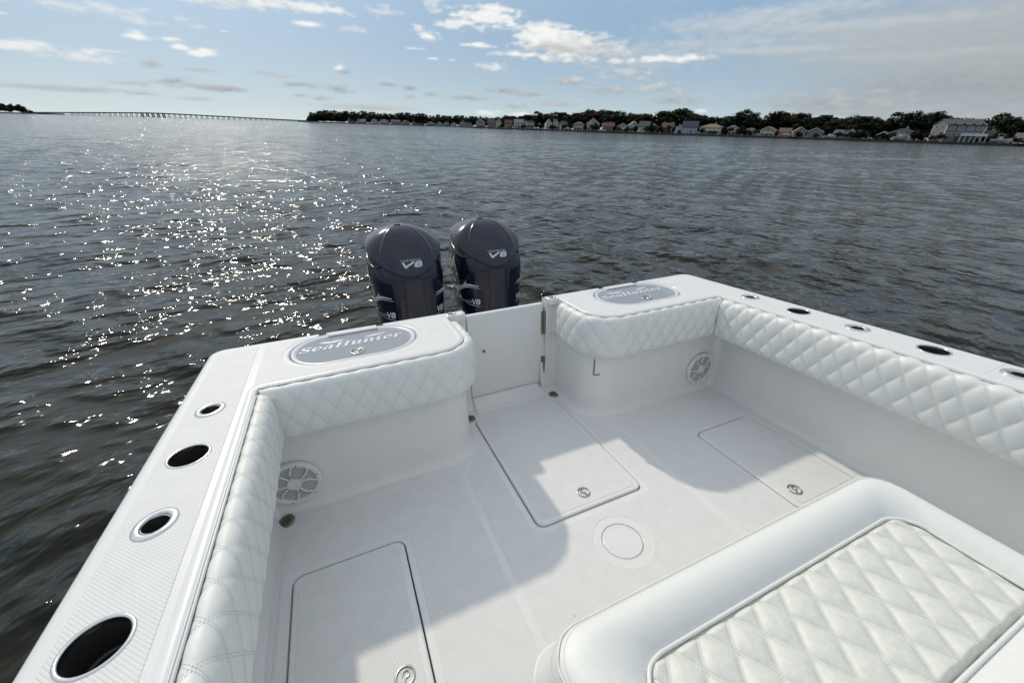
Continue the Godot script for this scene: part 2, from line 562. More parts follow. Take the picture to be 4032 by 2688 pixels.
func make_materials() -> void:
	var gel := mat("gelcoat", Color(0.752, 0.757, 0.752), 0.30)
	gel.clearcoat_enabled = true
	gel.clearcoat = 0.25
	gel.clearcoat_roughness = 0.12
	tri_planar(gel, 0.9)
	gel.albedo_texture = noise_texture(3, 0.012, 4, 512, Color(0.985, 0.985, 0.98), Color(1, 1, 1))
	gel.roughness_texture = noise_texture(5, 0.02, 5, 512, Color(0.9, 0.9, 0.9), Color(1, 1, 1))
	gel.roughness_texture_channel = BaseMaterial3D.TEXTURE_CHANNEL_RED
	# moulded non-skid: rows of small raised lozenges
	var grip := mat("nonskid", Color(0.76, 0.765, 0.76), 0.55)
	var im := Image.create(64, 64, false, Image.FORMAT_L8)
	for y in 64:
		for x in 64:
			var a := fposmod(x / 32.0 + y / 64.0 * 2.0, 1.0) - 0.5
			var b := fposmod(x / 32.0 - y / 64.0 * 2.0, 1.0) - 0.5
			var hgt := 1.0 - smoothstep(0.16, 0.42, maxf(absf(a), absf(b)))
			im.set_pixel(x, y, Color(hgt, hgt, hgt))
	tri_planar(grip, 52.0)
	relief(grip, ImageTexture.create_from_image(im), 0.08)
	# faint scuffs and foot marks over the grip
	grip.detail_enabled = true
	grip.detail_blend_mode = BaseMaterial3D.BLEND_MODE_MUL
	grip.detail_uv_layer = BaseMaterial3D.DETAIL_UV_2
	grip.detail_albedo = noise_texture(27, 0.011, 6, 1024, Color(0.972, 0.972, 0.968), Color(1, 1, 1))
	grip.uv2_triplanar = true
	grip.uv2_scale = Vector3.ONE * 0.8
	var vin := mat("vinyl", Color(0.755, 0.77, 0.745), 0.42)
	tri_planar(vin, 9.0)
	relief(vin, noise_texture(8, 0.09, 3, 512, Color.BLACK, Color.WHITE), 0.05)
	vin.albedo_texture = noise_texture(9, 0.008, 4, 512, Color(0.98, 0.98, 0.975), Color(1, 1, 1))
	var vq := mat("vinyl_seat", Color(0.735, 0.745, 0.70), 0.48)
	tri_planar(vq, 9.0)
	relief(vq, noise_texture(12, 0.09, 3, 512, Color.BLACK, Color.WHITE), 0.05)
	vq.albedo_texture = noise_texture(14, 0.01, 5, 512, Color(0.93, 0.93, 0.91), Color(1, 1, 1))
	mat("thread", Color(0.50, 0.51, 0.49), 0.7)
	mat("welt", Color(0.62, 0.64, 0.65), 0.35)
	var st := mat("steel", Color(0.74, 0.73, 0.71), 0.24, 1.0)
	tri_planar(st, 14.0)
	st.roughness_texture = noise_texture(17, 0.03, 4, 256, Color(0.55, 0.55, 0.55), Color(1, 1, 1))
	st.roughness_texture_channel = BaseMaterial3D.TEXTURE_CHANNEL_RED
	mat("latch_steel", Color(0.46, 0.45, 0.43), 0.30, 1.0)
	mat("steel_dark", Color(0.26, 0.24, 0.20), 0.35, 1.0)
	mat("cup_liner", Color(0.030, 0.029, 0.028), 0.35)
	mat("black", Color(0.012, 0.012, 0.013), 0.6)
	mat("gasket", Color(0.05, 0.05, 0.048), 0.8)
	mat("grille_white", Color(0.72, 0.73, 0.735), 0.45)
	mat("mesh_grey", Color(0.36, 0.37, 0.38), 0.6)
	mat("tub", Color(0.46, 0.50, 0.56), 0.4)
	var lid := mat("acrylic", Color(0.50, 0.53, 0.57), 0.08)
	lid.transparency = BaseMaterial3D.TRANSPARENCY_ALPHA
	lid.albedo_color.a = 0.5
	mat("panel_grey", Color(0.013, 0.016, 0.030), 0.32, 0.0)
	mat("lid_rim", Color(0.62, 0.645, 0.67), 0.3)
	mat("lettering", Color(0.66, 0.67, 0.69), 0.4)
	var cowl := mat("cowl", Color(0.0095, 0.0125, 0.029), 0.20, 0.0)
	cowl.clearcoat_enabled = true
	cowl.clearcoat = 0.35
	cowl.metallic_specular = 0.42
	cowl.clearcoat_roughness = 0.16
	tri_planar(cowl, 2.0)
	cowl.roughness_texture = noise_texture(19, 0.015, 5, 512, Color(0.7, 0.7, 0.7), Color(1, 1, 1))
	cowl.roughness_texture_channel = BaseMaterial3D.TEXTURE_CHANNEL_RED
	var cb := mat("cowl_body", Color(0.007, 0.008, 0.020), 0.16, 0.1)
	cb.clearcoat_enabled = true
	cb.clearcoat = 0.4
	cb.metallic_specular = 0.38
	cb.clearcoat_roughness = 0.06
	mat("decal", Color(0.50, 0.58, 0.62), 0.35)
	mat("decal_dim", Color(0.30, 0.33, 0.36), 0.4)
	mat("decal_blue", Color(0.05, 0.10, 0.16), 0.35)


# ---------------------------------------------------------------- water
func build_water() -> void:
	var r2 := RandomNumberGenerator.new()
	r2.seed = 41
	# ripples: one tile of relief, 12 m square, made of whole waves so that it repeats without a seam
	var size := 1024
	var span := 12.0
	var comps := 60
	var hgt := PackedFloat32Array()
	hgt.resize(size * size)
	var wind := LOOK_YAW + 0.10            # the waves' heading, about y, from -z
	for k in comps:
		var wave := 2.4 * pow(0.022, float(k) / (comps - 1))   # 2.4 m down to 5 cm
		var dir := wind + r2.randfn(0.0, 0.85)
		var kx := int(round(-sin(dir) * span / wave))
		var kz := int(round(-cos(dir) * span / wave))
		if kx == 0 and kz == 0:
			kz = 1
		var real := span / sqrt(float(kx * kx + kz * kz))
		var amp := 0.066 * real / TAU * (0.7 + 0.6 * r2.randf()) * minf(1.0, pow(real / 0.35, 0.30)) * (1.0 if real < 0.7 else 0.5)
		var ph := r2.randf() * TAU
		var ca := PackedFloat32Array()
		var sa := PackedFloat32Array()
		ca.resize(size)
		sa.resize(size)
		for x in size:
			var t := TAU * kx * x / size + ph
			ca[x] = cos(t) * amp
			sa[x] = sin(t) * amp
		for y in size:
			var t2 := TAU * kz * y / size
			var cb := cos(t2)
			var sb := sin(t2)
			var at := y * size
			for x in size:
				hgt[at + x] += sa[x] * cb + ca[x] * sb
	# pull the crests up and flatten the troughs
	for i in size * size:
		var h := hgt[i] * 32.0
		hgt[i] = (h + 0.30 * h * h - 0.04 * h * h * h) / 32.0
	var px := span / size
	var bytes := PackedByteArray()
	bytes.resize(size * size * 3)
	for y in size:
		var ya := ((y + size - 1) % size) * size
		var yb := ((y + 1) % size) * size
		for x in size:
			var dx := (hgt[y * size + (x + 1) % size] - hgt[y * size + (x + size - 1) % size]) / (2.0 * px)
			var dz := (hgt[yb + x] - hgt[ya + x]) / (2.0 * px)
			var q := Vector3(-dx, dz, 1.0).normalized()
			var i := (y * size + x) * 3
			bytes[i] = int(q.x * 127.5 + 127.5)
			bytes[i + 1] = int(q.y * 127.5 + 127.5)
			bytes[i + 2] = int(q.z * 127.5 + 127.5)
	var normal := ImageTexture.create_from_image(Image.create_from_data(size, size, false, Image.FORMAT_RGB8, bytes))
	# longer waves: real relief of the sheet
	var nw := 22
	var wx := PackedFloat32Array()
	var wz := PackedFloat32Array()
	var wa := PackedFloat32Array()
	var wp := PackedFloat32Array()
	var wl := PackedFloat32Array()
	for k in nw:
		var wave := 6.5 * pow(0.075, float(k) / (nw - 1))      # 6.5 m down to 0.5 m
		var dir := wind + r2.randfn(0.0, 0.6)
		wx.append(-sin(dir) * TAU / wave)
		wz.append(-cos(dir) * TAU / wave)
		wa.append(0.026 * wave / TAU * (0.6 + 0.8 * r2.randf()) * (0.4 if wave > 3.0 else 0.7 if wave > 1.5 else 1.0))
		wp.append(r2.randf() * TAU)
		wl.append(wave)
	var radii := PackedFloat32Array()
	var r := 0.8
	while r < 9000.0:
		radii.append(r)
		r += clampf(r * 0.0085, 0.03, 4000.0)
	radii.append(9000.0)
	var turns := PackedFloat32Array()
	var a0 := -LOOK_YAW                                        # azimuth from -z towards +x
	var a := a0 - 1.5
	while a < a0 + 1.5:
		turns.append(a)
		a += 0.0043
	var back := a0 + 1.5
	while back < a0 - 1.5 + TAU - 0.03:
		turns.append(back)
		back += 0.045
	var cols := turns.size()
	var rows := radii.size()
	var v := PackedVector3Array()
	var n := PackedVector3Array()
	var uv := PackedVector2Array()
	var tg := PackedFloat32Array()
	v.resize(rows * cols)
	n.resize(rows * cols)
	uv.resize(rows * cols)
	tg.resize(rows * cols * 4)
	var sins := PackedFloat32Array()
	var coss := PackedFloat32Array()
	for c in cols:
		sins.append(sin(turns[c]))
		coss.append(-cos(turns[c]))
	var fade := PackedFloat32Array()
	fade.resize(nw)
	for j in rows:
		var rad := radii[j]
		var gap := rad * 0.0085
		var used := 0
		for k in nw:
			fade[k] = clampf((wl[k] - 2.4 * gap) / (2.4 * gap), 0.0, 1.0) * wa[k]
			if fade[k] > 0.0:
				used = k + 1
		for c in cols:
			var x := rad * sins[c]
			var z := rad * coss[c]
			var y := 0.0
			var gx := 0.0
			var gz := 0.0
			for k in used:
				var t := wx[k] * x + wz[k] * z + wp[k]
				var f := fade[k]
				var s := sin(t)
				y += s * f
				var co := cos(t) * f
				gx += co * wx[k]
				gz += co * wz[k]
			# gusts: the chop is livelier in some patches than in others
			var gust := 1.0 + 0.5 * sin(x * 0.047 + z * 0.031 + 1.0) * sin(z * 0.058 - x * 0.022) + 0.25 * sin(x * 0.17 - z * 0.13)
			y *= gust
			gx *= gust
			gz *= gust
			# sharper crests
			var e := 1.0 + 5.0 * y
			y = y + 2.5 * y * y
			gx *= e
			gz *= e
			var at := j * cols + c
			v[at] = Vector3(x, y, z)
			n[at] = Vector3(-gx, 1.0, -gz).normalized()
			# the ripple tile wanders so that its repeats do not line up
			var ux := x + 1.7 * sin(x * 0.061 + z * 0.083) + 0.9 * sin(z * 0.21 - x * 0.13 + 1.3) + 6.0 * sin(z * 0.011 + x * 0.007)
			var uz := z + 1.7 * sin(x * 0.077 - z * 0.052 + 2.0) + 0.9 * sin(x * 0.19 + z * 0.16) + 6.0 * sin(x * 0.012 - z * 0.006)
			uv[at] = Vector2(ux / span, uz / span)
			tg[at * 4] = 1.0
			tg[at * 4 + 3] = 1.0
	var idx := PackedInt32Array()
	idx.resize((rows - 1) * cols * 6)
	var w := 0
	for j in rows - 1:
		for c in cols:
			var c1 := (c + 1) % cols
			var i0 := j * cols + c
			var i1 := j * cols + c1
			var i2 := (j + 1) * cols + c1
			var i3 := (j + 1) * cols + c
			idx[w] = i0
			idx[w + 1] = i3
			idx[w + 2] = i2
			idx[w + 3] = i0
			idx[w + 4] = i2
			idx[w + 5] = i1
			w += 6
	var arr := []
	arr.resize(Mesh.ARRAY_MAX)
	arr[Mesh.ARRAY_VERTEX] = v
	arr[Mesh.ARRAY_NORMAL] = n
	arr[Mesh.ARRAY_TEX_UV] = uv
	arr[Mesh.ARRAY_TANGENT] = tg
	arr[Mesh.ARRAY_INDEX] = idx
	var m := ArrayMesh.new()
	m.add_surface_from_arrays(Mesh.PRIMITIVE_TRIANGLES, arr)
	var wm := mat("bay_water", Color(0.016, 0.0175, 0.0115), 0.095)
	wm.metallic_specular = 0.30
	wm.normal_enabled = true
	wm.normal_texture = normal
	wm.normal_scale = 1.0
	structure("water", m, wm)


# ---------------------------------------------------------------- the boat
func quilt(u: float, s: float, du: float, dv: float) -> float:
	var a := u / du + s / dv
	var b := u / du - s / dv
	var da := absf(a - round(a))
	var db := absf(b - round(b))
	var pa := clampf((da - 0.035) / 0.465, 0.0, 1.0)
	var pb := clampf((db - 0.035) / 0.465, 0.0, 1.0)
	var h := (1.0 - pow(1.0 - pa, 2.6)) * (1.0 - pow(1.0 - pb, 2.6))
	# the two rows of thread pull the skin in
	h -= 0.10 * exp(-pow((da - 0.045) / 0.014, 2.0)) + 0.10 * exp(-pow((db - 0.045) / 0.014, 2.0))
	return h


func smooth_profile(points: Array, count: int) -> Array:
	var c := Curve2D.new()
	for i in points.size():
		var p := Vector2(points[i][0], points[i][1])
		var a := Vector2(points[maxi(i - 1, 0)][0], points[maxi(i - 1, 0)][1])
		var b := Vector2(points[mini(i + 1, points.size() - 1)][0], points[mini(i + 1, points.size() - 1)][1])
		var t := (b - a) / 6.0
		c.add_point(p, -t, t)
	c.bake_interval = 0.002
	var out := []
	for i in count:
		out.append(c.sample_baked(c.get_baked_length() * i / (count - 1)))
	return out


func bolster(path: PackedVector2Array, parent: Node, amp: float, label: String) -> void:
	var prof := smooth_profile([[0.0, 0.672], [0.006, 0.688], [0.020, 0.694], [0.037, 0.690], [0.051, 0.676], [0.059, 0.650], [0.063, 0.60], [0.062, 0.54], [0.058, 0.49], [0.050, 0.458], [0.036, 0.444], [0.015, 0.441], [0.0, 0.445]], 52)
	var way := denser(path, 0.006)
	var nrm := Geo.normals_of(way, false)
	var run := PackedFloat32Array()
	var total := 0.0
	for i in way.size():
		if i > 0:
			total += way[i].distance_to(way[i - 1])
		run.append(total)
	var rows := []
	var s := 0.0
	for k in prof.size():
		var p: Vector2 = prof[k]
		var p0: Vector2 = prof[maxi(k - 1, 0)]
		var p1: Vector2 = prof[mini(k + 1, prof.size() - 1)]
		if k > 0:
			s += p.distance_to(p0)
		var t := (p1 - p0).normalized()
		var pn := Vector2(-t.y, t.x)          # away from the padding
		if pn.dot(p - Vector2(0.02, 0.57)) < 0.0:
			pn = -pn
		var r := PackedVector3Array()
		for i in way.size():
			var end := minf(run[i], total - run[i])
			var full := sqrt(clampf(1.0 - pow(1.0 - clampf(end / 0.018, 0.0, 1.0), 2.0), 0.0, 1.0))
			var d := quilt(run[i], s - 0.045, 0.0935, 0.145) * amp
			var o := Vector2(p.x * full, p.y) + pn * d * full
			if p.x < 0.004:
				o = p
			var q := way[i] + nrm[i] * o.x
			r.append(Vector3(q.x, o.y, q.y))
		rows.append(r)
	var g := Geo.new()
	g.grid(rows)
	g.sheer()
	var b0 := obj("bolster", g, M.vinyl, parent)
	b0.set_meta("label", label)
	# welt along its upper edge
	# double rows of stitching along the diamonds
	var th := Geo.new()
	var arc := PackedFloat32Array()
	var sum := 0.0
	for k in prof.size():
		if k > 0:
			sum += prof[k].distance_to(prof[k - 1])
		arc.append(sum)
	for dir in [-1.0, 1.0]:
		for q in range(-3, int(total / 0.0935) + 4):
			for off in [-0.042, 0.042]:
				for k in range(2, prof.size() - 8):
					var u0: float = (q + off - dir * (arc[k] - 0.045) / 0.145) * 0.0935
					var u1: float = (q + off - dir * (lerpf(arc[k], arc[k + 1], 0.68) - 0.045) / 0.145) * 0.0935
					if minf(u0, u1) < 0.02 or maxf(u0, u1) > total - 0.02:
						continue
					var a := on_rows(rows, run, k, u0)
					var b := on_rows(rows, run, k, u1).lerp(on_rows(rows, run, k + 1, u1), 0.68)
					var i0 := int(u0 / total * (way.size() - 1))
					var up := Vector3(nrm[i0].x, 0.25, nrm[i0].y).normalized()
					if k < 16:
						up = (up + Vector3.UP * (16 - k) * 0.12).normalized()
					var sd := (b - a).cross(up).normalized() * 0.00045
					var li := up * 0.0007
					th.quad(a - sd + li, a + sd + li, b + sd + li, b - sd + li)
	th.sheer()
	var sti := obj("stitching", th, M.thread, b0)
	sti.set_meta("kind", "stuff")
	var line := []
	for i in range(0, way.size(), 4):
		var q := way[i] + nrm[i] * 0.004
		line.append(Vector3(q.x, 0.6955, q.y))
	var w := Geo.new()
	w.tube(line, 0.0042, 7)
	w.sheer()
	obj("welt", w, M.welt, b0)


func on_rows(rows: Array, run: PackedFloat32Array, k: int, u: float) -> Vector3:
	var i := clampi(run.bsearch(u) - 1, 0, run.size() - 2)
	var r: PackedVector3Array = rows[k]
	return r[i].lerp(r[i + 1], clampf((u - run[i]) / maxf(run[i + 1] - run[i], 1e-6), 0.0, 1.0))


func pieces(poly: PackedVector2Array, cuts_x: Array, cuts_z: Array, holes: Array) -> Array:
	# a plan outline cut along lines through its holes, so that each piece is a plain outline
	var out := []
	for i in cuts_x.size() - 1:
		for j in cuts_z.size() - 1:
			var cell := PackedVector2Array([Vector2(cuts_x[i], cuts_z[j]), Vector2(cuts_x[i + 1], cuts_z[j]), Vector2(cuts_x[i + 1], cuts_z[j + 1]), Vector2(cuts_x[i], cuts_z[j + 1])])
			var now: Array = Geometry2D.intersect_polygons(poly, cell)
			for h in holes:
				var after := []
				for p in now:
					after.append_array(Geometry2D.clip_polygons(p, h))
				now = after
			out.append_array(now)
	return out


func grown(poly: PackedVector2Array, by: float) -> PackedVector2Array:
	var r := Geometry2D.offset_polygon(poly, by, Geometry2D.JOIN_ROUND)
	return r[0]


func ccw(poly: PackedVector2Array) -> PackedVector2Array:
	if Geometry2D.is_polygon_clockwise(poly):
		poly = poly.duplicate()
		poly.reverse()
	return poly


func build_boat() -> void:
	var boat := thing("boat", "white fishing boat cockpit with quilted bolsters and open stern deck", "boat")
	boat.transform = BOAT
	var post := 0.27
	var inner_l := fillet([[-1.338, 3.2], [-1.338, -0.375, 0.03], [-0.388, -0.375, 0.17], [-0.388, -0.838, 0.02], [-0.27, -0.838, 0.012], [-0.27, -0.905]], 12)
	var outer_l := fillet([[-0.27, -0.905], [-1.585, -0.905, 0.05], [-1.585, 2.6, 2.0], [-1.35, 4.9, 1.0], [0.0, 6.9]], 10)
	var rods_l := [-0.259, 0.036, 0.330, 0.643]
	var rods_r := [-0.253, 0.057, 0.359, 0.664, 0.929]
	var inner_r := fillet([[-1.338, 3.2], [-1.338, -0.375, 0.03], [-0.388, -0.375, 0.17], [-0.388, -0.838, 0.02], [-0.316, -0.838, 0.012], [-0.316, -0.905]], 12)
	var outer_r := outer_l.duplicate()
	outer_r[0] = Vector2(-0.316, -0.905)
	build_rail(boat, -1, inner_l, outer_l, rods_l, post)
	build_rail(boat, 1, inner_r, outer_r, rods_r, 0.316)
	# hull outside
	var hull := Geo.new()
	var hp := [[0.028, 0.66], [0.022, 0.62], [0.012, 0.60], [0.012, 0.60], [-0.01, 0.40], [-0.04, 0.10], [-0.10, -0.20], [-0.10, -0.20], [-0.5, -0.55], [-1.2, -0.80]]
	for side in [-1, 1]:
		var line := denser(outer_l, 0.15)
		hull.sweep(line if side < 0 else mirrored(line), hp)
	# the outer face of the transom under the door
	hull.quad(Vector3(-0.28, 0.66, -0.925), Vector3(0.28, 0.66, -0.925), Vector3(0.28, -0.5, -0.925), Vector3(-0.28, -0.5, -0.925))
	hull.sheer()
	obj("hull", hull, M.gelcoat, boat)
	var fore := Geo.new()
	var bow := PackedVector2Array([Vector2(-1.575, 3.19)])
	for p in outer_l:
		if p.y > 3.2:
			bow.append(p)
	for i in range(outer_l.size() - 2, -1, -1):
		if outer_l[i].y > 3.2:
			bow.append(Vector2(-outer_l[i].x, outer_l[i].y))
	bow.append(Vector2(1.575, 3.19))
	fore.cap(bow, 0.702)
	fore.quad(Vector3(-1.5, 0.702, 3.19), Vector3(1.5, 0.702, 3.19), Vector3(1.5, 0.0, 3.19), Vector3(-1.5, 0.0, 3.19))
	fore.sheer()
	obj("foredeck", fore, M.gelcoat, boat)
	var bracket := Geo.new()
	bracket.box(Vector3(0, -0.18, -1.38), Vector3(1.7, 0.42, 0.92), 0.04)
	obj("engine_bracket", bracket, M.gelcoat, boat)
	build_floor(boat)
	build_door(boat)
	# quilted bolsters
	var gun := PackedVector2Array([Vector2(-1.338, 3.1), Vector2(-1.338, -0.318)])
	var tr := fillet([[-1.334, -0.375], [-0.388, -0.375, 0.17], [-0.388, -0.765]], 14)
	bolster(gun, boat, 0.0024, "rounded quilted bolster under the left rail")
	bolster(tr, boat, 0.0030, "quilted bolster wrapping the left half of the stern")
	bolster(mirrored(tr), boat, 0.0050, "quilted bolster wrapping the right half of the stern")
	bolster(mirrored(gun), boat, 0.0066, "long quilted bolster under the right rail")
	for side in [-1, 1]:
		build_speaker(boat, Vector3(side * 1.318, 0.157, -0.392), side)
	# hook under the right stern bolster
	var hk := Geo.new()
	hk.tube([Vector3(0.362, 0.462, -0.352), Vector3(0.360, 0.405, -0.347), Vector3(0.357, 0.385, -0.344), Vector3(0.350, 0.377, -0.338), Vector3(0.352, 0.370, -0.330), Vector3(0.366, 0.369, -0.325), Vector3(0.384, 0.373, -0.322)], 0.0055, 8)
	hk.sheer()
	obj("hook", hk, M.steel_dark, boat)


func build_rail(boat: Node3D, side: int, inner_l: PackedVector2Array, outer_l: PackedVector2Array, holders: Array, post: float) -> void:
	var outline := PackedVector2Array()
	for p in outer_l:
		if p.y <= 2.6:
			outline.append(p)
	outline.append(Vector2(-1.58, 3.2))
	outline.append_array(inner_l)
	var oval := rrect(-1.24, -0.88, -0.60, -0.49, 0.194, 12)
	var ch := [PackedVector2Array([Vector2(-1.10, -0.98), Vector2(-1.060, -0.98), Vector2(-1.060, -0.76), Vector2(-1.10, -0.76)]), PackedVector2Array([Vector2(-0.794, -0.98), Vector2(-0.754, -0.98), Vector2(-0.754, -0.76), Vector2(-0.794, -0.76)])]
	var holes := [oval, ch[0], ch[1], circle(Vector2(-0.352, -0.872), 0.0185, 20)]
	var cuts := [-1.2]
	var k := 0
	for z in holders:
		var big := k % 2 == 1
		holes.append(circle(Vector2(-1.478 - 0.012 * maxf(0.0, z), z), 0.053 if big else 0.030, 32))
		cuts.append(z)
		k += 1
	cuts.append(3.3)
	var out := func(g: Geo) -> Geo:
		if side > 0:
			for i in g.v.size():
				g.v[i].x = -g.v[i].x
				g.n[i].x = -g.n[i].x
			for i in range(0, g.idx.size(), 3):
				var t := g.idx[i]
				g.idx[i] = g.idx[i + 1]
				g.idx[i + 1] = t
		g.sheer()
		return g
	var deck := Geo.new()
	for p in pieces(outline, [-1.7, -0.92, -0.352, -0.2], cuts, holes):
		deck.cap(p, 0.70)
	# rounded outer edge, broken where the two drain channels run out
	var rim := [[0.0, 0.70], [0.010, 0.6985], [0.019, 0.693], [0.025, 0.684], [0.028, 0.672], [0.028, 0.655]]
	var low := [[0.0, 0.680], [0.012, 0.676], [0.024, 0.670], [0.028, 0.655]]
	var xs := [-post, -0.754, -0.794, -1.060, -1.10]
	for i in range(0, 4, 2):
		deck.sweep(PackedVector2Array([Vector2(xs[i], -0.905), Vector2(xs[i + 1], -0.905)]), rim)
		deck.sweep(PackedVector2Array([Vector2(xs[i + 1], -0.905), Vector2(xs[i + 2], -0.905)]), low)
	var rest := PackedVector2Array([Vector2(-1.10, -0.905)])
	for i in range(1, outer_l.size()):
		rest.append(outer_l[i])
	deck.sweep(denser(rest, 0.2), rim)
	for c in ch:
		var xa: float = c[0].x
		var xb: float = c[1].x
		deck.quad(Vector3(xa, 0.680, -0.905), Vector3(xa, 0.680, -0.80), Vector3(xb, 0.680, -0.80), Vector3(xb, 0.680, -0.905))
		for x in [xa, xb]:
			deck.quad(Vector3(x, 0.70, -0.905), Vector3(x, 0.70, -0.80), Vector3(x, 0.66, -0.80), Vector3(x, 0.66, -0.93))
	# inner lip: a soft raised bead, then down behind the bolster
	deck.sweep(inner_l, [[-0.030, 0.7005], [-0.024, 0.7025], [-0.014, 0.7035], [-0.004, 0.7015], [0.002, 0.696], [0.003, 0.688], [0.0, 0.66]])
	deck.sweep(inner_l, [[0.0, 0.446], [-0.02, 0.444], [-0.118, 0.44]])
	# gutter of the oval well
	deck.sweep(ccw(oval), [[-0.004, 0.7008], [0.003, 0.6985], [0.006, 0.692], [0.007, 0.680], [0.016, 0.678]], true)
	obj("deck", out.call(deck), M.gelcoat, boat)
	# cockpit side and stern wall below
	var wall := Geo.new()
	var liner := fillet([[-1.455, 3.2], [-1.455, -0.40, 0.045], [-0.378, -0.40, 0.185], [-0.378, -0.862, 0.02], [0.008 - post, -0.862, 0.008], [0.008 - post, -0.93]], 14)
	wall.sweep(liner, [[-0.004, 0.4415], [-0.004, 0.43], [0.0, 0.09], [0.004, 0.045], [0.014, 0.018], [0.030, 0.004], [0.046, 0.0004]])
	wall.sweep(fillet([[-0.378, -0.70], [-0.378, -0.862, 0.02], [0.008 - post, -0.862, 0.008], [0.008 - post, -0.93]], 10), [[-0.002, 0.699], [-0.003, 0.4405]])
	obj("cockpit_liner", out.call(wall), M.gelcoat, boat)
	# moulded non-skid pads
	var pad := Geo.new()
	var area := grown(outline, -0.028)
	var stern: Array = Geometry2D.intersect_polygons(area, PackedVector2Array([Vector2(-1.352, -0.95), Vector2(-0.43, -0.95), Vector2(-0.43, -0.30), Vector2(-1.352, -0.30)]))
	for h in [grown(oval, 0.022), grown(ch[0], 0.014), grown(ch[1], 0.014)]:
		var after := []
		for p in stern:
			after.append_array(Geometry2D.clip_polygons(p, h))
		stern = after
	for p in stern:
		if not Geometry2D.is_polygon_clockwise(p) or true:
			pad.slab(p, 0.699, 0.7016, 0.0018)
	obj("nonskid_pad", out.call(pad), M.nonskid, boat)
	for span in [[-0.868, 0.862], [0.905, 3.1]]:
		var strip := Geo.new()
		var band := PackedVector2Array([Vector2(-1.562, span[0]), Vector2(-1.388, span[0]), Vector2(-1.388, span[1]), Vector2(-1.562, span[1])])
		var zc := [-2.0]
		for z in holders:
			zc.append(z)
		zc.append(4.0)
		for p in pieces(band, [-1.7, -1.2], zc, holes.slice(4)):
			strip.cap(p, 0.7016)
		strip.sweep(ccw(band), [[0.0, 0.7016], [-0.0022, 0.6995]], true)
		obj("nonskid_pad", out.call(strip), M.nonskid, boat)
	# holders let into the rail
	k = 0
	for z in holders:
		var x: float = side * (1.478 + 0.012 * maxf(0.0, z))
		var at := sheered(Vector3(x, 0.7016, z))
		if k % 2 == 1:
			var cup := holder("cup_holder", boat, at)
			var ring := Geo.new()
			ring.lathe([[0.0615, -0.002], [0.0615, 0.0012], [0.0600, 0.0030], [0.0570, 0.0036], [0.0540, 0.0028], [0.0522, 0.0004], [0.0520, -0.012]], 48, Vector3.ZERO)
			obj("rim", ring, M.steel, cup)
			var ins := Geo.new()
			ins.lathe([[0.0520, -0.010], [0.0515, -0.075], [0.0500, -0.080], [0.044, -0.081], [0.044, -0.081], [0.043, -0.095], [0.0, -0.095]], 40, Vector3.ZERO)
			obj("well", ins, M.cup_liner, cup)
		else:
			var rod := holder("rod_holder", boat, at)
			rod.rotation.y = side * 0.35
			var fl := Geo.new()
			fl.lathe([[0.049, -0.002], [0.049, 0.0015], [0.0465, 0.0042], [0.040, 0.0056], [0.034, 0.0052], [0.0300, 0.0030], [0.0290, -0.006]], 44, Vector3.ZERO, Basis(), Vector2(1.0, 1.12))
			obj("flange", fl, M.steel, rod)
			var tube := Geo.new()
			tube.lathe([[0.0290, 0.0], [0.0285, -0.06], [0.0280, -0.16], [0.0, -0.16]], 32, Vector3.ZERO, Basis(Vector3.RIGHT, 0.0), Vector2(1.0, 1.12))
			obj("tube", tube, M.steel, rod)
		k += 1
	# small socket on the post beside the door
	var soc := holder("socket", boat, sheered(Vector3(side * 0.352, 0.70, -0.872)))
	var sg := Geo.new()
	sg.lathe([[0.0335, -0.001], [0.0335, 0.002], [0.031, 0.0045], [0.025, 0.0062], [0.0195, 0.006], [0.0180, 0.003], [0.0178, -0.01]], 36, Vector3.ZERO)
	obj("flange", sg, M.steel, soc)
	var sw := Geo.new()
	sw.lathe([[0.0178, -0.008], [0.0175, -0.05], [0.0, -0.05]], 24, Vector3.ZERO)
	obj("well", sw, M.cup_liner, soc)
	for q in 3:
		var sc := Geo.new()
		var an := TAU * q / 3.0 + 0.5
		sc.lathe([[0.0028, 0.0045], [0.0022, 0.0064], [0.0, 0.0066]], 10, Vector3(cos(an) * 0.027, 0.0, sin(an) * 0.027))
		obj("screw", sc, M.steel_dark, soc)
	build_well(boat, side)


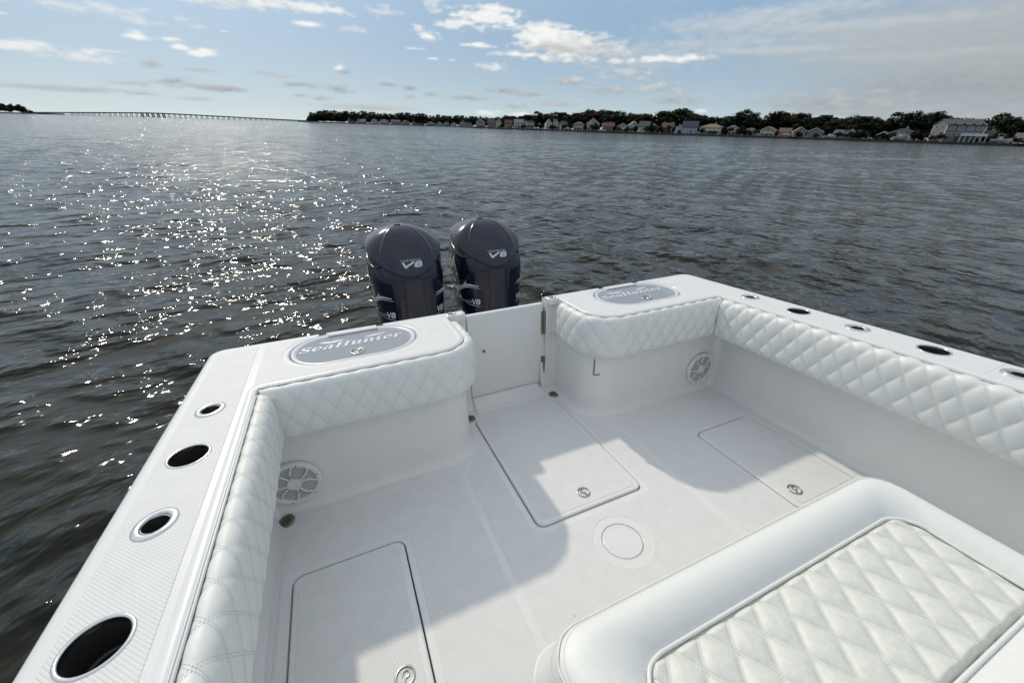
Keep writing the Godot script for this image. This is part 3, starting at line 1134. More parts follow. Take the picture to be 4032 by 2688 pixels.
func build_well(boat: Node3D, side: int) -> void:
	var well := holder("livewell", boat, sheered(Vector3(side * 0.92, 0.70, -0.685)))
	var ring := func(inset: float) -> PackedVector2Array:
		return rrect(-0.32 + inset, -0.195 + inset, 0.32 - inset, 0.195 - inset, 0.194 - inset, 12)
	var rim := Geo.new()
	rim.sweep(ring.call(0.0), [[0.012, -0.012], [0.012, -0.004], [0.015, -0.0015], [0.024, -0.0012], [0.030, -0.003], [0.033, -0.0065], [0.036, -0.0070]], true)
	obj("lid_rim", rim, M.lid_rim, well)
	var pane := Geo.new()
	pane.slab(ring.call(0.034), -0.014, -0.0065, 0.0015)
	obj("lid", pane, M.acrylic, well)
	var tub := Geo.new()
	tub.sweep(ring.call(0.0), [[0.016, -0.022], [0.040, -0.024], [0.044, -0.03], [0.052, -0.20], [0.075, -0.235], [0.12, -0.24]], true)
	tub.cap(ring.call(0.12), -0.24)
	obj("tub", tub, M.tub, well)
	# raised hinge bar at the back of the lid
	var bar := Geo.new()
	bar.box(Vector3(0, -0.0005, -0.168), Vector3(0.262, 0.010, 0.020), 0.004)
	obj("hinge_bar", bar, M.gelcoat, well)
	# script lettering on the lid
	var font := SystemFont.new()
	font.font_names = PackedStringArray(["Droid Serif"])
	font.font_weight = 700
	font.font_italic = true
	var tm := TextMesh.new()
	tm.text = "SeaHunter"
	tm.font = font
	tm.font_size = 64
	tm.pixel_size = 0.00148
	tm.depth = 0.0006
	tm.curve_step = 1.0
	var tx := obj("lettering", tm, M.lettering, well)
	# laid flat, leaning forward as the script does
	tx.transform = Transform3D(Basis(Vector3(1.0, 0.0, 0.0), Vector3(0.30, 0.0, -0.92), Vector3(0, 1, 0)), Vector3(-0.012, -0.0054, -0.028))
	# the small crest of swimming fish over the letters: three leaf shapes
	for q in [[-0.135, -0.082, 0.10, 0.028, 0.25], [-0.085, -0.086, 0.075, 0.022, 0.1], [0.10, -0.080, 0.12, 0.024, -0.12]]:
		var fish := Geo.new()
		var leaf := PackedVector2Array()
		for i in 16:
			var t := i / 15.0
			leaf.append(Vector2((t - 0.5) * q[2], -sin(t * PI) * q[3] * 0.5).rotated(q[4]) + Vector2(q[0], q[1]))
		for i in range(14, 0, -1):
			var t := i / 15.0
			leaf.append(Vector2((t - 0.5) * q[2], sin(t * PI) * q[3] * 0.35).rotated(q[4]) + Vector2(q[0], q[1]))
		fish.cap(leaf, -0.0058)
		obj("emblem", fish, M.lettering, well)
	latch(well, Vector3(0.0, -0.0065, 0.098), 0.036, 0.0)


func latch(parent: Node3D, at: Vector3, r: float, turn: float) -> void:
	# a flush pull latch: a ring, a dark finger cup, a folded tongue
	var l := Geo.new()
	var b := Basis(Vector3.UP, turn)
	l.lathe([[r, 0.0], [r, 0.003], [r * 0.95, 0.0048], [r * 0.84, 0.0052], [r * 0.78, 0.0035], [r * 0.77, -0.004]], 40, at, b)
	l.box(at + b * Vector3(0.0, 0.0022, r * 0.42), Vector3(r * 0.34, 0.004, r * 0.62), 0.0012, b)
	l.lathe([[r * 0.40, -0.004], [r * 0.40, 0.0036], [r * 0.36, 0.0042], [r * 0.24, 0.0040], [r * 0.22, 0.001], [r * 0.21, -0.008]], 24, at + b * Vector3(0, 0, -r * 0.22), b)
	obj("latch", l, M.latch_steel, parent)
	var c := Geo.new()
	c.lathe([[r * 0.78, -0.001], [r * 0.76, -0.0035], [r * 0.5, -0.006], [0.0, -0.007]], 24, at + Vector3(0, 0.002, 0), b)
	obj("latch_cup", c, M.black, parent)


func build_floor(boat: Node3D) -> void:
	var hatches := [[-1.343, 0.006, -0.883, 0.665, 0.045], [-0.306, -0.706, 0.306, 0.226, 0.045], [0.883, 0.006, 1.343, 0.665, 0.045]]
	var holes := []
	for h in hatches:
		holes.append(rrect(h[0], h[1], h[2], h[3], h[4]))
	var plate := Vector2(0.008, 0.432)
	holes.append(circle(plate, 0.092, 40))
	var xs := [-1.6, -1.113, 0.0, 1.113, 1.6]
	var outline := PackedVector2Array([Vector2(-1.47, 3.2), Vector2(-1.47, -0.43), Vector2(-0.40, -0.43), Vector2(-0.40, -0.93), Vector2(0.40, -0.93), Vector2(0.40, -0.43), Vector2(1.47, -0.43), Vector2(1.47, 3.2)])
	var g := Geo.new()
	for p in pieces(outline, xs, [-1.2, 4.0], holes):
		g.cap(p, 0.0)
	for h in holes:
		g.sweep(ccw(h), [[-0.003, 0.0004], [0.001, -0.0015], [0.002, -0.034], [0.03, -0.036]], true)
		g.cap(h, -0.036)
	obj("floor", g, M.gelcoat, boat)
	# non-skid fields
	for f in [[-1.385, -0.535, -0.29], [-0.497, 0.497, -0.31], [0.535, 1.385, -0.29]]:
		var field := rrect(f[0], f[2], f[1], 3.1, 0.05)
		if f[0] == -0.497:
			field = fillet([[-0.497, 3.1], [-0.497, -0.24, 0.06], [-0.36, -0.42, 0.03], [0.36, -0.42, 0.03], [0.497, -0.24, 0.06], [0.497, 3.1]], 6)
		var cut := []
		for h in holes:
			cut.append(grown(h, 0.042 if h.size() == 40 else 0.030))
		var pad := Geo.new()
		for p in pieces(field, xs, [-1.2, 4.0], cut):
			pad.cap(p, 0.0016)
		pad.sweep(ccw(field), [[0.0, 0.0016], [-0.003, -0.0005]], true)
		for h in cut:
			for p in Geometry2D.intersect_polygons(field, h):
				pad.sweep(ccw(p), [[0.0, 0.0016], [0.003, -0.0005]], true)
		obj("nonskid_pad", pad, M.nonskid, boat)
	var where := [[-0.975, 0.555], [0.0, 0.128], [0.979, 0.560]]
	for i in 3:
		var h: Array = hatches[i]
		var lid := Geo.new()
		var up := 0.010 if i == 1 else 0.005
		var edge := rrect(h[0] + 0.007, h[1] + 0.007, h[2] - 0.007, h[3] - 0.007, h[4] - 0.006)
		lid.slab(edge, -0.03, up, 0.008)
		var o := obj("hatch", lid, M.gelcoat, boat)
		o.set_meta("label", ["floor hatch at the left side of the cockpit", "centre floor hatch before the transom door", "floor hatch at the right side of the cockpit"][i])
		var pad := Geo.new()
		pad.slab(rrect(h[0] + 0.030, h[1] + 0.030, h[2] - 0.030, h[3] - 0.030, 0.03), up - 0.001, up + 0.0015, 0.002)
		obj("nonskid_pad", pad, M.nonskid, o)
		latch(o, Vector3(where[i][0], up + 0.0015, where[i][1]), 0.034, -0.5 if i != 1 else 0.3)
		var gk := Geo.new()
		gk.sweep(ccw(holes[i]), [[0.0035, -0.020], [0.006, -0.014], [0.0085, -0.020]], true)
		obj("gasket", gk, M.gasket, o)
	var pl := Geo.new()
	pl.lathe([[0.089, -0.02], [0.089, -0.004], [0.087, -0.001], [0.083, 0.0005], [0.076, 0.0005], [0.074, -0.0008], [0.072, -0.0008], [0.070, 0.0006], [0.0, 0.0008]], 56, Vector3(plate.x, 0, plate.y))
	obj("round_cover", pl, M.gelcoat, boat)
	# drains
	for q in [[-1.385, -0.325, 0.30], [-0.322, -0.742, 0.0], [0.33, -0.765, 0.0]]:
		var dr := holder("drain", boat, Vector3(q[0], 0.004, q[1]))
		dr.rotation = Vector3(q[2] * 0.6, 0, -q[2] * 0.6 * signf(q[0]))
		var ring := Geo.new()
		ring.lathe([[0.038, -0.004], [0.038, 0.001], [0.034, 0.0030], [0.028, 0.0026], [0.0, 0.0016]], 32, Vector3.ZERO)
		obj("plate", ring, M.steel_dark, dr)
		for k in 7:
			var ho := Geo.new()
			var a := TAU * k / 6.0
			var rr := 0.0 if k == 6 else 0.016
			ho.lathe([[0.0055, 0.0024], [0.0050, 0.0034], [0.0, 0.0034]], 12, Vector3(cos(a) * rr, 0, sin(a) * rr))
			obj("hole", ho, M.black, dr)
	# specks left on the floor
	for q in [[-0.36, 0.62], [-0.42, 0.755], [-0.27, 0.02], [0.62, 0.22], [-1.08, 0.38], [0.33, 0.36]]:
		var s := Geo.new()
		s.lathe([[0.0022, 0.0014], [0.0018, 0.003], [0.0, 0.0034]], 7, Vector3(q[0], 0.0, q[1]), Basis(), Vector2(1.0, 0.7))
		obj("speck", s, M.gasket, boat)


func build_door(boat: Node3D) -> void:
	var d := Geo.new()
	d.box(Vector3(0.020, 0.3645, -0.899), Vector3(0.548, 0.605, 0.038), 0.006)
	d.sheer()
	var door := obj("transom_door", d, M.gelcoat, boat)
	for y in [[0.442, 0.612], [0.106, 0.270]]:
		var h := Geo.new()
		for k in 5:
			var y0: float = lerpf(y[0], y[1], k / 5.0)
			var y1: float = lerpf(y[0], y[1], (k + 0.9) / 5.0)
			h.lathe([[0.0, y0], [0.0075, y0], [0.0075, y0], [0.0075, y1], [0.0075, y1], [0.0, y1]], 12, Vector3(0.3005, 0, -0.875))
		h.box(Vector3(0.287, (y[0] + y[1]) * 0.5, -0.8785), Vector3(0.018, y[1] - y[0], 0.003), 0.0008)
		obj("hinge", h, M.steel_dark, door)
	var k := Geo.new()
	k.lathe([[0.011, 0.0], [0.011, 0.003], [0.008, 0.006], [0.0, 0.006]], 20, Vector3(-0.150, 0.403, -0.880), Basis(Vector3.RIGHT, PI / 2))
	k.box(Vector3(-0.150, 0.403, -0.872), Vector3(0.004, 0.013, 0.006), 0.001)
	obj("lock", k, M.steel_dark, door)
	# sill the door closes on, running down to the floor
	var s := Geo.new()
	var prof := [[-0.885, 0.060], [-0.868, 0.054], [-0.845, 0.038], [-0.815, 0.019], [-0.785, 0.010], [-0.770, 0.008], [-0.764, 0.002], [-0.764, -0.03]]
	var rows := []
	for x in [-0.262, -0.250, 0.236, 0.308]:
		var r := PackedVector3Array()
		for p in prof:
			var edge := 1.0 if absf(x) < 0.26 else 0.0
			r.append(Vector3(x, p[1] if edge > 0.5 else minf(p[1], 0.0) + (p[1] - minf(p[1], 0.0)) * 0.25, p[0] - (0.03 if edge < 0.5 else 0.0)))
		rows.append(r)
	s.grid(rows)
	s.quad(Vector3(-0.265, 0.062, -0.92), Vector3(0.31, 0.062, -0.92), Vector3(0.31, 0.058, -0.884), Vector3(-0.265, 0.058, -0.884))
	s.quad(Vector3(-0.265, 0.06, -0.888), Vector3(0.31, 0.06, -0.888), Vector3(0.31, -0.03, -0.888), Vector3(-0.265, -0.03, -0.888))
	obj("door_sill", s, M.gelcoat, boat)


func build_speaker(boat: Node3D, at: Vector3, side: int) -> void:
	var sp := holder("speaker", boat, sheered(at))
	var b := Basis(Vector3.RIGHT, PI / 2)                    # axis towards the cockpit
	var fr := Geo.new()
	fr.lathe([[0.123, -0.006], [0.123, 0.006], [0.120, 0.012], [0.114, 0.014], [0.104, 0.013], [0.099, 0.010], [0.097, 0.0]], 56, Vector3.ZERO, b)
	obj("frame", fr, M.grille_white, sp)
	var gr := Geo.new()
	gr.lathe([[0.099, 0.001], [0.0, 0.001]], 40, Vector3.ZERO, b)
	obj("cone", gr, M.mesh_grey, sp)
	var bars := Geo.new()
	for k in 17:
		var y := -0.096 + 0.012 * k
		var half := sqrt(maxf(0.0001, 0.097 * 0.097 - y * y))
		bars.box(Vector3(0, y, 0.004), Vector3(half * 2.0, 0.0048, 0.003), 0.001)
	obj("grille", bars, M.grille_white, sp)
	var hub := Geo.new()
	hub.lathe([[0.0315, 0.006], [0.0315, 0.012], [0.029, 0.0135], [0.025, 0.012], [0.0, 0.0125]], 28, Vector3.ZERO, b)
	obj("hub", hub, M.grille_white, sp)
	for k in 8:
		var a := TAU * (k / 2) / 4.0 + 0.35 + (0.20 if k % 2 else -0.20)
		var bend := 0.16 if k % 2 else -0.16
		var path := []
		for j in 6:
			var t := j / 5.0
			var aa := a + bend * t * t * 1.6
			path.append(Vector3(cos(aa), sin(aa), 0.0) * lerpf(0.028, 0.102, t) + Vector3(0, 0, 0.0085))
		var s := Geo.new()
		s.tube(path, 0.0056, 6)
		obj("spoke", s, M.grille_white, sp)
	for k in 6:
		var a := TAU * k / 6.0 + 0.25
		var sc := Geo.new()
		sc.lathe([[0.0036, 0.012], [0.0030, 0.0152], [0.0, 0.0154]], 10, Vector3(cos(a) * 0.110, sin(a) * 0.110, 0.0), b)
		obj("screw", sc, M.gasket, sp)


# ---------------------------------------------------------------- outboards
func cowl_at(th: float, y: float) -> Vector3:
	# th 0 looks at the boat (+z), 90 degrees its right (+x); y 0..0.80
	var top := 0.80
	var s := clampf((y - 0.40) / (top - 0.40), 0.0, 1.0)
	var wide := 0.305 + 0.018 * smoothstep(0.0, 0.45, y)
	var fr := 0.335 + 0.02 * smoothstep(0.0, 0.4, y)
	var re := 0.43
	wide *= pow(maxf(0.0, 1.0 - pow(s, 2.5)), 0.52)
	fr *= pow(maxf(0.0, 1.0 - pow(s, 1.35)), 0.62)
	re *= pow(maxf(0.0, 1.0 - pow(s, 3.2)), 0.5)
	var c := cos(th)
	var n := 2.7
	var depth := fr if c > 0.0 else re
	var x := wide * signf(sin(th)) * pow(absf(sin(th)), 2.0 / n)
	var z := depth * signf(c) * pow(absf(c), 2.0 / n)
	return Vector3(x, y, z - 0.05 * s)


func cowl_normal(th: float, y: float) -> Vector3:
	var a := cowl_at(th + 0.02, y) - cowl_at(th - 0.02, y)
	var b := cowl_at(th, minf(y + 0.005, 0.795)) - cowl_at(th, y - 0.005)
	var q := a.cross(b).normalized()
	return q if q.dot(Vector3(sin(th), 0.2, cos(th))) > 0.0 else -q


func seam_at(th: float) -> float:
	# the crown's lower edge: low in front, rising along the sides
	var a := absf(wrapf(th, -PI, PI))
	return 0.425 + 0.235 * pow(minf(sqrt(a * a + 0.02) - 0.1, 1.6) / 1.5, 0.9) - 0.05 * smoothstep(2.2, PI, a)


func cowl_height(t: float) -> float:
	return 0.80 * (1.0 - pow(1.0 - t, 1.7))


func wrap_text(text: String, high: float, th0: float, y0: float, lift: float, thick := 0.2, slant := 0.2, wide := 0.85) -> Geo:
	# block letters drawn as strokes on the cowl round heading th0 at height y0
	var shapes := {
		"Y": [[0, 1, 0.5, 0.5], [1, 1, 0.5, 0.5], [0.5, 0.55, 0.5, 0]], "A": [[0, 0, 0.5, 1], [0.5, 1, 1, 0], [0.2, 0.32, 0.8, 0.32]], "M": [[0.05, 0, 0.05, 1], [0.05, 1, 0.5, 0.3], [0.5, 0.3, 0.95, 1], [0.95, 1, 0.95, 0]], "H": [[0.05, 0, 0.05, 1], [0.95, 0, 0.95, 1], [0.05, 0.5, 0.95, 0.5]],
		"V": [[0, 1, 0.5, 0], [0.5, 0, 1, 1]], "8": [[0.25, 0.04, 0.75, 0.04], [0.75, 0.04, 0.95, 0.17], [0.95, 0.17, 0.95, 0.37], [0.95, 0.37, 0.72, 0.5], [0.72, 0.5, 0.28, 0.5], [0.28, 0.5, 0.05, 0.37], [0.05, 0.37, 0.05, 0.17], [0.05, 0.17, 0.25, 0.04], [0.28, 0.5, 0.1, 0.62], [0.1, 0.62, 0.1, 0.82], [0.1, 0.82, 0.3, 0.96], [0.3, 0.96, 0.7, 0.96], [0.7, 0.96, 0.9, 0.82], [0.9, 0.82, 0.9, 0.62], [0.9, 0.62, 0.72, 0.5]],
		"f": [[0.3, 0, 0.5, 0.9], [0.5, 0.9, 0.9, 1.0], [0.1, 0.6, 0.8, 0.6]], "o": [[0.2, 0.05, 0.8, 0.05], [0.8, 0.05, 0.8, 0.55], [0.8, 0.55, 0.2, 0.55], [0.2, 0.55, 0.2, 0.05]], "u": [[0.15, 0.6, 0.15, 0.05], [0.15, 0.05, 0.8, 0.05], [0.8, 0.6, 0.8, 0]], "r": [[0.2, 0, 0.2, 0.6], [0.2, 0.5, 0.8, 0.6]], "s": [[0.1, 0.05, 0.8, 0.05], [0.8, 0.05, 0.8, 0.3], [0.8, 0.3, 0.2, 0.3], [0.2, 0.3, 0.2, 0.58], [0.2, 0.58, 0.85, 0.58]], "t": [[0.4, 0.95, 0.4, 0.05], [0.4, 0.05, 0.8, 0.05], [0.1, 0.62, 0.8, 0.62]], "k": [[0.15, 0, 0.15, 1], [0.2, 0.3, 0.8, 0.62], [0.3, 0.35, 0.85, 0]], "e": [[0.15, 0.3, 0.85, 0.3], [0.85, 0.3, 0.85, 0.58], [0.85, 0.58, 0.15, 0.58], [0.15, 0.58, 0.15, 0.05], [0.15, 0.05, 0.8, 0.05]],
	}
	var g := Geo.new()
	var radius := Vector2(cowl_at(th0, y0).x, cowl_at(th0, y0).z).length()
	var cell := high * wide
	var step := cell * 1.28
	var x0 := -step * (text.length() - 1) * 0.5
	for i in text.length():
		var strokes: Array = shapes.get(text[i], [])
		for k in strokes.size():
			var q: Array = strokes[k]
			var a := Vector2(q[0] * cell, q[1] * high)
			var b := Vector2(q[2] * cell, q[3] * high)
			var dir := (b - a).normalized()
			var half := high * thick * 0.5
			a -= dir * half * 0.8
			b += dir * half * 0.8
			var nn := Vector2(-dir.y, dir.x) * half
			var up := PackedVector3Array()
			var dn := PackedVector3Array()
			for j in 5:
				var p := a.lerp(b, j / 4.0)
				for e in 2:
					var c: Vector2 = p + (nn if e == 0 else -nn)
					var th := th0 + (x0 + i * step + c.x - cell * 0.5 + slant * c.y) / radius
					var yy := y0 + c.y - high * 0.5
					var at := cowl_at(th, yy) + cowl_normal(th, yy) * (lift + 0.00012 * k)
					if e == 0:
						up.append(at)
					else:
						dn.append(at)
			g.grid([up, dn])
	return g


func stripe(points: Array, lift: float, thick: float) -> Geo:
	# points: [heading, height]; a flat band on the cowl
	var up := PackedVector3Array()
	var dn := PackedVector3Array()
	for i in points.size() - 1:
		for k in 6:
			var t := k / 5.0
			var th: float = lerpf(points[i][0], points[i + 1][0], t)
			var y: float = lerpf(points[i][1], points[i + 1][1], t)
			var w: float = lerpf(points[i][2], points[i + 1][2], t) * thick
			var q := cowl_normal(th, y) * lift
			up.append(cowl_at(th, y + w) + q)
			dn.append(cowl_at(th, y - w) + q)
	var g := Geo.new()
	g.grid([up, dn])
	return g


func letters(g: Geo, m: Material, parent: Node) -> void:
	obj("lettering", g, m, parent).set_meta("kind", "stuff")


func build_motors() -> void:
	var seg := 72
	var body := Geo.new()
	var rows := []
	for k in 40:
		var y := cowl_height(k / 39.0)
		var r := PackedVector3Array()
		for i in seg:
			r.append(cowl_at(TAU * i / seg, minf(y, 0.797)) * Vector3(0.985, 1.0, 0.985))
		rows.append(r)
	body.grid(rows, true)
	# crown: the same skin 8 mm out, thicker towards the sides where the air scoops open
	var crown := Geo.new()
	rows = []
	for k in 34:
		var r := PackedVector3Array()
		for i in seg * 2:
			var th := TAU * i / (seg * 2)
			var a := absf(wrapf(th, -PI, PI))
			var wing := smoothstep(0.65, 1.4, a) * (1.0 - smoothstep(2.2, 2.7, a))
			var t := maxf(0.0, (k - 3) / 30.0)
			var s := seam_at(th)
			var y := s + (0.797 - s) * (1.0 - pow(1.0 - t, 1.8))
			var lift := 0.009 + 0.040 * wing * pow(1.0 - t, 2.0)
			# shoulder creases running up from the front corners
			var crease := exp(-pow((a - (0.62 + 0.12 * t)) / 0.055, 2.0)) * 0.014 * (1.0 - t) * smoothstep(0.05, 0.3, t)
			lift += crease
			if k < 3:
				lift = [-0.012, 0.002 + 0.028 * wing, lift - 0.003][k]
				y = s + [-0.004, -0.006, -0.003][k]
			var nn := cowl_normal(th, minf(y, 0.79))
			r.append(cowl_at(th, y) + nn * lift * (1.0 if t < 0.9 else (1.0 - t) * 10.0 * 0.7 + 0.3))
		rows.append(r)
	crown.grid(rows, true)
	# dark scoops under the wings
	var scoops := []
	for sd in [-1.0, 1.0]:
		var scoop := Geo.new()
		scoops.append(scoop)
		var up := PackedVector3Array()
		var dn := PackedVector3Array()
		for k in 20:
			var t := k / 19.0
			var th: float = sd * lerpf(0.72, 2.4, t)
			var y := seam_at(th)
			var open := 0.075 * sin(PI * pow(t, 0.75))
			up.append(cowl_at(th, y + 0.012) + cowl_normal(th, y) * 0.004)
			dn.append(cowl_at(th, y - open) + cowl_normal(th, y - open) * 0.003)
		scoop.grid([up, dn])
	var lips := []
	for sd in [-1.0, 1.0]:
		var lip := Geo.new()
		lips.append(lip)
		var path := []
		for k in 20:
			var t := k / 19.0
			var th: float = sd * lerpf(0.72, 2.4, t)
			var y := seam_at(th) - 0.077 * sin(PI * pow(t, 0.75)) - 0.004
			path.append(cowl_at(th, y) + cowl_normal(th, y) * 0.004)
		lip.tube(path, 0.008, 7)
	var panel := Geo.new()
	rows = []
	for k in 14:
		var y := 0.01 + 0.40 * k / 13.0
		var r := PackedVector3Array()
		for i in 11:
			var u := (i / 10.0 - 0.5) * 2.0
			var half := 0.080 + 0.015 * (1.0 - k / 13.0)
			var th := asin(clampf(u * half / 0.33, -1, 1)) * 0.55
			var lift := 0.011 * (1.0 - pow(absf(u), 6.0)) + 0.001
			r.append(Vector3(u * half, y, cowl_at(th, y).z + lift - 0.004))
		rows.append(r)
	panel.grid(rows)
	var skirt := Geo.new()
	skirt.lathe([[0.30, 0.02], [0.29, -0.06], [0.20, -0.16], [0.13, -0.24], [0.12, -0.75], [0.10, -0.95]], 36, Vector3(0, 0, -0.03), Basis(), Vector2(0.95, 1.15))
	skirt.box(Vector3(0, -0.80, -0.10), Vector3(0.30, 0.02, 0.62), 0.006)
	var gear := Geo.new()
	gear.lathe([[0.0, -0.36], [0.05, -0.30], [0.075, -0.15], [0.078, 0.15], [0.06, 0.26], [0.0, 0.30]], 24, Vector3(0, -1.02, -0.08), Basis(Vector3.RIGHT, -PI / 2))
	var mount := Geo.new()
	mount.box(Vector3(0, -0.28, 0.33), Vector3(0.22, 0.40, 0.30), 0.02)
	for sd in [-1, 1]:
		var m := thing("outboard_motor", "dark blue outboard motor nearer the left side, partly before the other" if sd < 0 else "dark blue outboard motor behind the transom door, right of its twin", "outboard motor", "twin outboards on the stern")
		m.transform = BOAT * Transform3D(Basis(), Vector3(sd * 0.385, 0.255, -2.26))
		obj("cowl_body", body, M.cowl_body, m)
		var cr := obj("crown", crown, M.cowl, m)
		for k in 2:
			obj("air_scoop", scoops[k], M.black, m)
			obj("scoop_lip", lips[k], M.cowl, m)
		obj("front_panel", panel, M.panel_grey, m)
		obj("midsection", skirt, M.cowl_body, m)
		obj("gearcase", gear, M.cowl_body, m)
		obj("mount", mount, M.black, m)
		letters(wrap_text("V8", 0.034, 0.03, 0.520, 0.0115, 0.32, 0.25, 1.2), M.decal, cr)
		letters(wrap_text("YAMAHA", 0.012, 0.03, 0.552, 0.0115, 0.26, 0.0, 1.1), M.decal_dim, cr)
		for q in [-1.0, 1.0]:
			letters(wrap_text("YAMAHA", 0.105, q * 2.08, 0.440, 0.0025, 0.24, 0.1, 0.62), M.decal, m)
			letters(wrap_text("four stroke", 0.026, 1.06 if q > 0 else -1.06, 0.112, 0.0025, 0.16, 0.2, 0.5), M.decal_dim, m)
			letters(wrap_text("V8", 0.046, q * 0.66, 0.110, 0.0025, 0.26, 0.2, 0.95), M.decal, m)
			obj("stripe", stripe([[q * 1.75, 0.196, 1.0], [q * 1.35, 0.222, 1.0], [q * 1.05, 0.262, 0.9], [q * 0.85, 0.272, 0.7], [q * 0.52, 0.262, 0.25]], 0.0025, 0.013), M.decal, m)
			obj("stripe", stripe([[q * 1.10, 0.270, 0.5], [q * 0.98, 0.290, 0.8], [q * 1.02, 0.300, 0.6]], 0.0025, 0.009), M.decal, m)
			obj("stripe", stripe([[q * 1.75, 0.176, 1.0], [q * 1.35, 0.200, 1.0], [q * 1.05, 0.242, 1.0], [q * 0.85, 0.252, 0.8], [q * 0.47, 0.240, 0.3]], 0.0030, 0.0045), M.decal, m)
			obj("stripe", stripe([[q * 1.75, 0.160, 0.6], [q * 1.25, 0.110, 1.0], [q * 0.9, 0.078, 1.0], [q * 0.50, 0.062, 1.0]], 0.0025, 0.0035), M.decal_dim, m)


# ---------------------------------------------------------------- the seat at the helm's back
func build_seat() -> void:
	var seat := thing("cockpit_seat", "white padded seat with quilted diamond top and rolled border in the lower right", "seat")
	seat.transform = BOAT
	var n := 24
	var outer := seat_outline(-0.640, 0.905, 0.645, 1.52, 0.085, 0.03, n)
	var inner := seat_outline(-0.492, 1.030, 0.548, 1.335, 0.085, 0.012, n)
	outer = even(outer, 420)
	inner = even(inner, 420)
	var ring := func(t: float, y: float) -> PackedVector3Array:
		var r := PackedVector3Array()
		for i in outer.size():
			var p := outer[i].lerp(inner[i], t)
			r.append(Vector3(p.x, y, p.y))
		return r
	var side := Geo.new()
	side.grid([ring.call(-0.30, 0.405), ring.call(-0.30, 0.425), ring.call(-0.25, 0.44), ring.call(-0.17, 0.47), ring.call(-0.10, 0.50), ring.call(-0.04, 0.527), ring.call(0.0, 0.540)], true)
	obj("side_panel", side, M.vinyl, seat)
	var roll := Geo.new()
	var rr := []
	for q in [[0.0, 0.540], [0.03, 0.5445], [0.12, 0.553], [0.25, 0.5605], [0.40, 0.562], [0.55, 0.559], [0.70, 0.551], [0.82, 0.541], [0.91, 0.531], [0.97, 0.523], [1.0, 0.518]]:
		rr.append(ring.call(q[0], q[1]))
	roll.grid(rr, true)
	obj("rolled_border", roll, M.vinyl, seat)
	# quilted top
	var top := Geo.new()
	var rows := []
	var nz := 150
	var nx := 420
	for j in nz:
		var z := lerpf(1.032, 1.333, j / float(nz - 1))
		var r := PackedVector3Array()
		var cut := 0.0
		var dz := minf(z - 1.030, 1.335 - z)
		if z - 1.030 < 0.085:
			cut = 0.085 - sqrt(maxf(0.0, 0.085 * 0.085 - pow(0.085 - dz, 2.0)))
		for i in nx:
			var x := lerpf(-0.490 + cut, 0.546 - cut, i / float(nx - 1))
			var edge := minf(minf(x + 0.490 - cut, 0.546 - cut - x), dz)
			var soft := smoothstep(0.0, 0.022, edge)
			r.append(Vector3(x, 0.516 + 0.010 * soft + quilt(x + 0.015, z - 1.022, 0.0945, 0.152) * 0.0098 * soft + 0.004 * sin(x * 7.0) * soft, z))
		rows.append(r)
	top.grid(rows)
	obj("quilted_top", top, M.vinyl_seat, seat)
	# welts: round the quilted top, on the outer seam and along the foot
	var welt := func(t: float, y: float, rad: float) -> Geo:
		var line := []
		var r: PackedVector3Array = ring.call(t, y)
		for i in range(0, r.size(), 2):
			var wob := 0.0012 * sin(i * 0.11) + 0.0008 * sin(i * 0.043 + 1.0)
			line.append(r[i] + Vector3(0, wob, wob))
		var g := Geo.new()
		g.tube(line, rad, 8, true)
		return g
	obj("welt", welt.call(1.0, 0.524, 0.0052), M.vinyl, seat)
	obj("welt", welt.call(-0.03, 0.537, 0.0030), M.vinyl, seat)
	obj("welt", welt.call(-0.30, 0.421, 0.0062), M.vinyl, seat)
	# stitching: rows of short thread along the seams of the top
	var thread := Geo.new()
	for k in range(-14, 15):
		for way in [-1.0, 1.0]:
			for off in [-0.045, 0.045]:
				var z := 1.045
				while z < 1.322:
					# a diagonal seam: x/du + way*z/dv = whole number
					var x: float = (k + off - way * (z - 1.022) / 0.152) * 0.0945 - 0.015
					if x > -0.475 and x < 0.532:
						var b := Basis(Vector3.UP, atan2(-way * 0.0945 / 0.152, 1.0))
						var y := 0.526 + quilt(x + 0.015, z - 1.022, 0.0945, 0.152) * 0.0098 + 0.004 * sin(x * 7.0)
						thread.box(Vector3(x, y + 0.0002, z), Vector3(0.0008, 0.0010, 0.0036), 0.0, b)
					z += 0.0062
	var th := obj("stitching", thread, M.thread, seat)
	th.set_meta("kind", "stuff")
	var hem := Geo.new()
	for t in [0.045, -0.10]:
		var r: PackedVector3Array = even3(ring.call(t, 0.5462 if t > 0.0 else 0.5015), 900)
		for i in r.size():
			var nx3 := r[(i + 1) % r.size()]
			if nx3.distance_to(r[i]) < 0.0005:
				continue
			var d := (nx3 - r[i]).normalized()
			hem.box((r[i] + nx3) * 0.5, Vector3(0.0010, 0.0008, 0.0028), 0.0, Basis.looking_at(d, Vector3.UP))
	var hm := obj("stitching", hem, M.thread, seat)
	hm.set_meta("kind", "stuff")
	var base := Geo.new()
	base.box(Vector3(0, 0.204, 1.24), Vector3(1.22, 0.404, 0.56), 0.03)
	obj("base", base, M.gelcoat, seat)


func seat_outline(x0: float, z0: float, x1: float, z1: float, r: float, rf: float, seg: int) -> PackedVector2Array:
	# rounded towards the stern, nearly square at the back
	var out := PackedVector2Array()
	for q in [[x1 - rf, z1 - rf, 0.0, rf], [x0 + rf, z1 - rf, 0.5, rf], [x0 + r, z0 + r, 1.0, r], [x1 - r, z0 + r, 1.5, r]]:
		for i in seg + 1:
			var a: float = PI * (q[2] + 0.5 * i / seg)
			out.append(Vector2(q[0] + cos(a) * q[3], q[1] + sin(a) * q[3]))
	return out


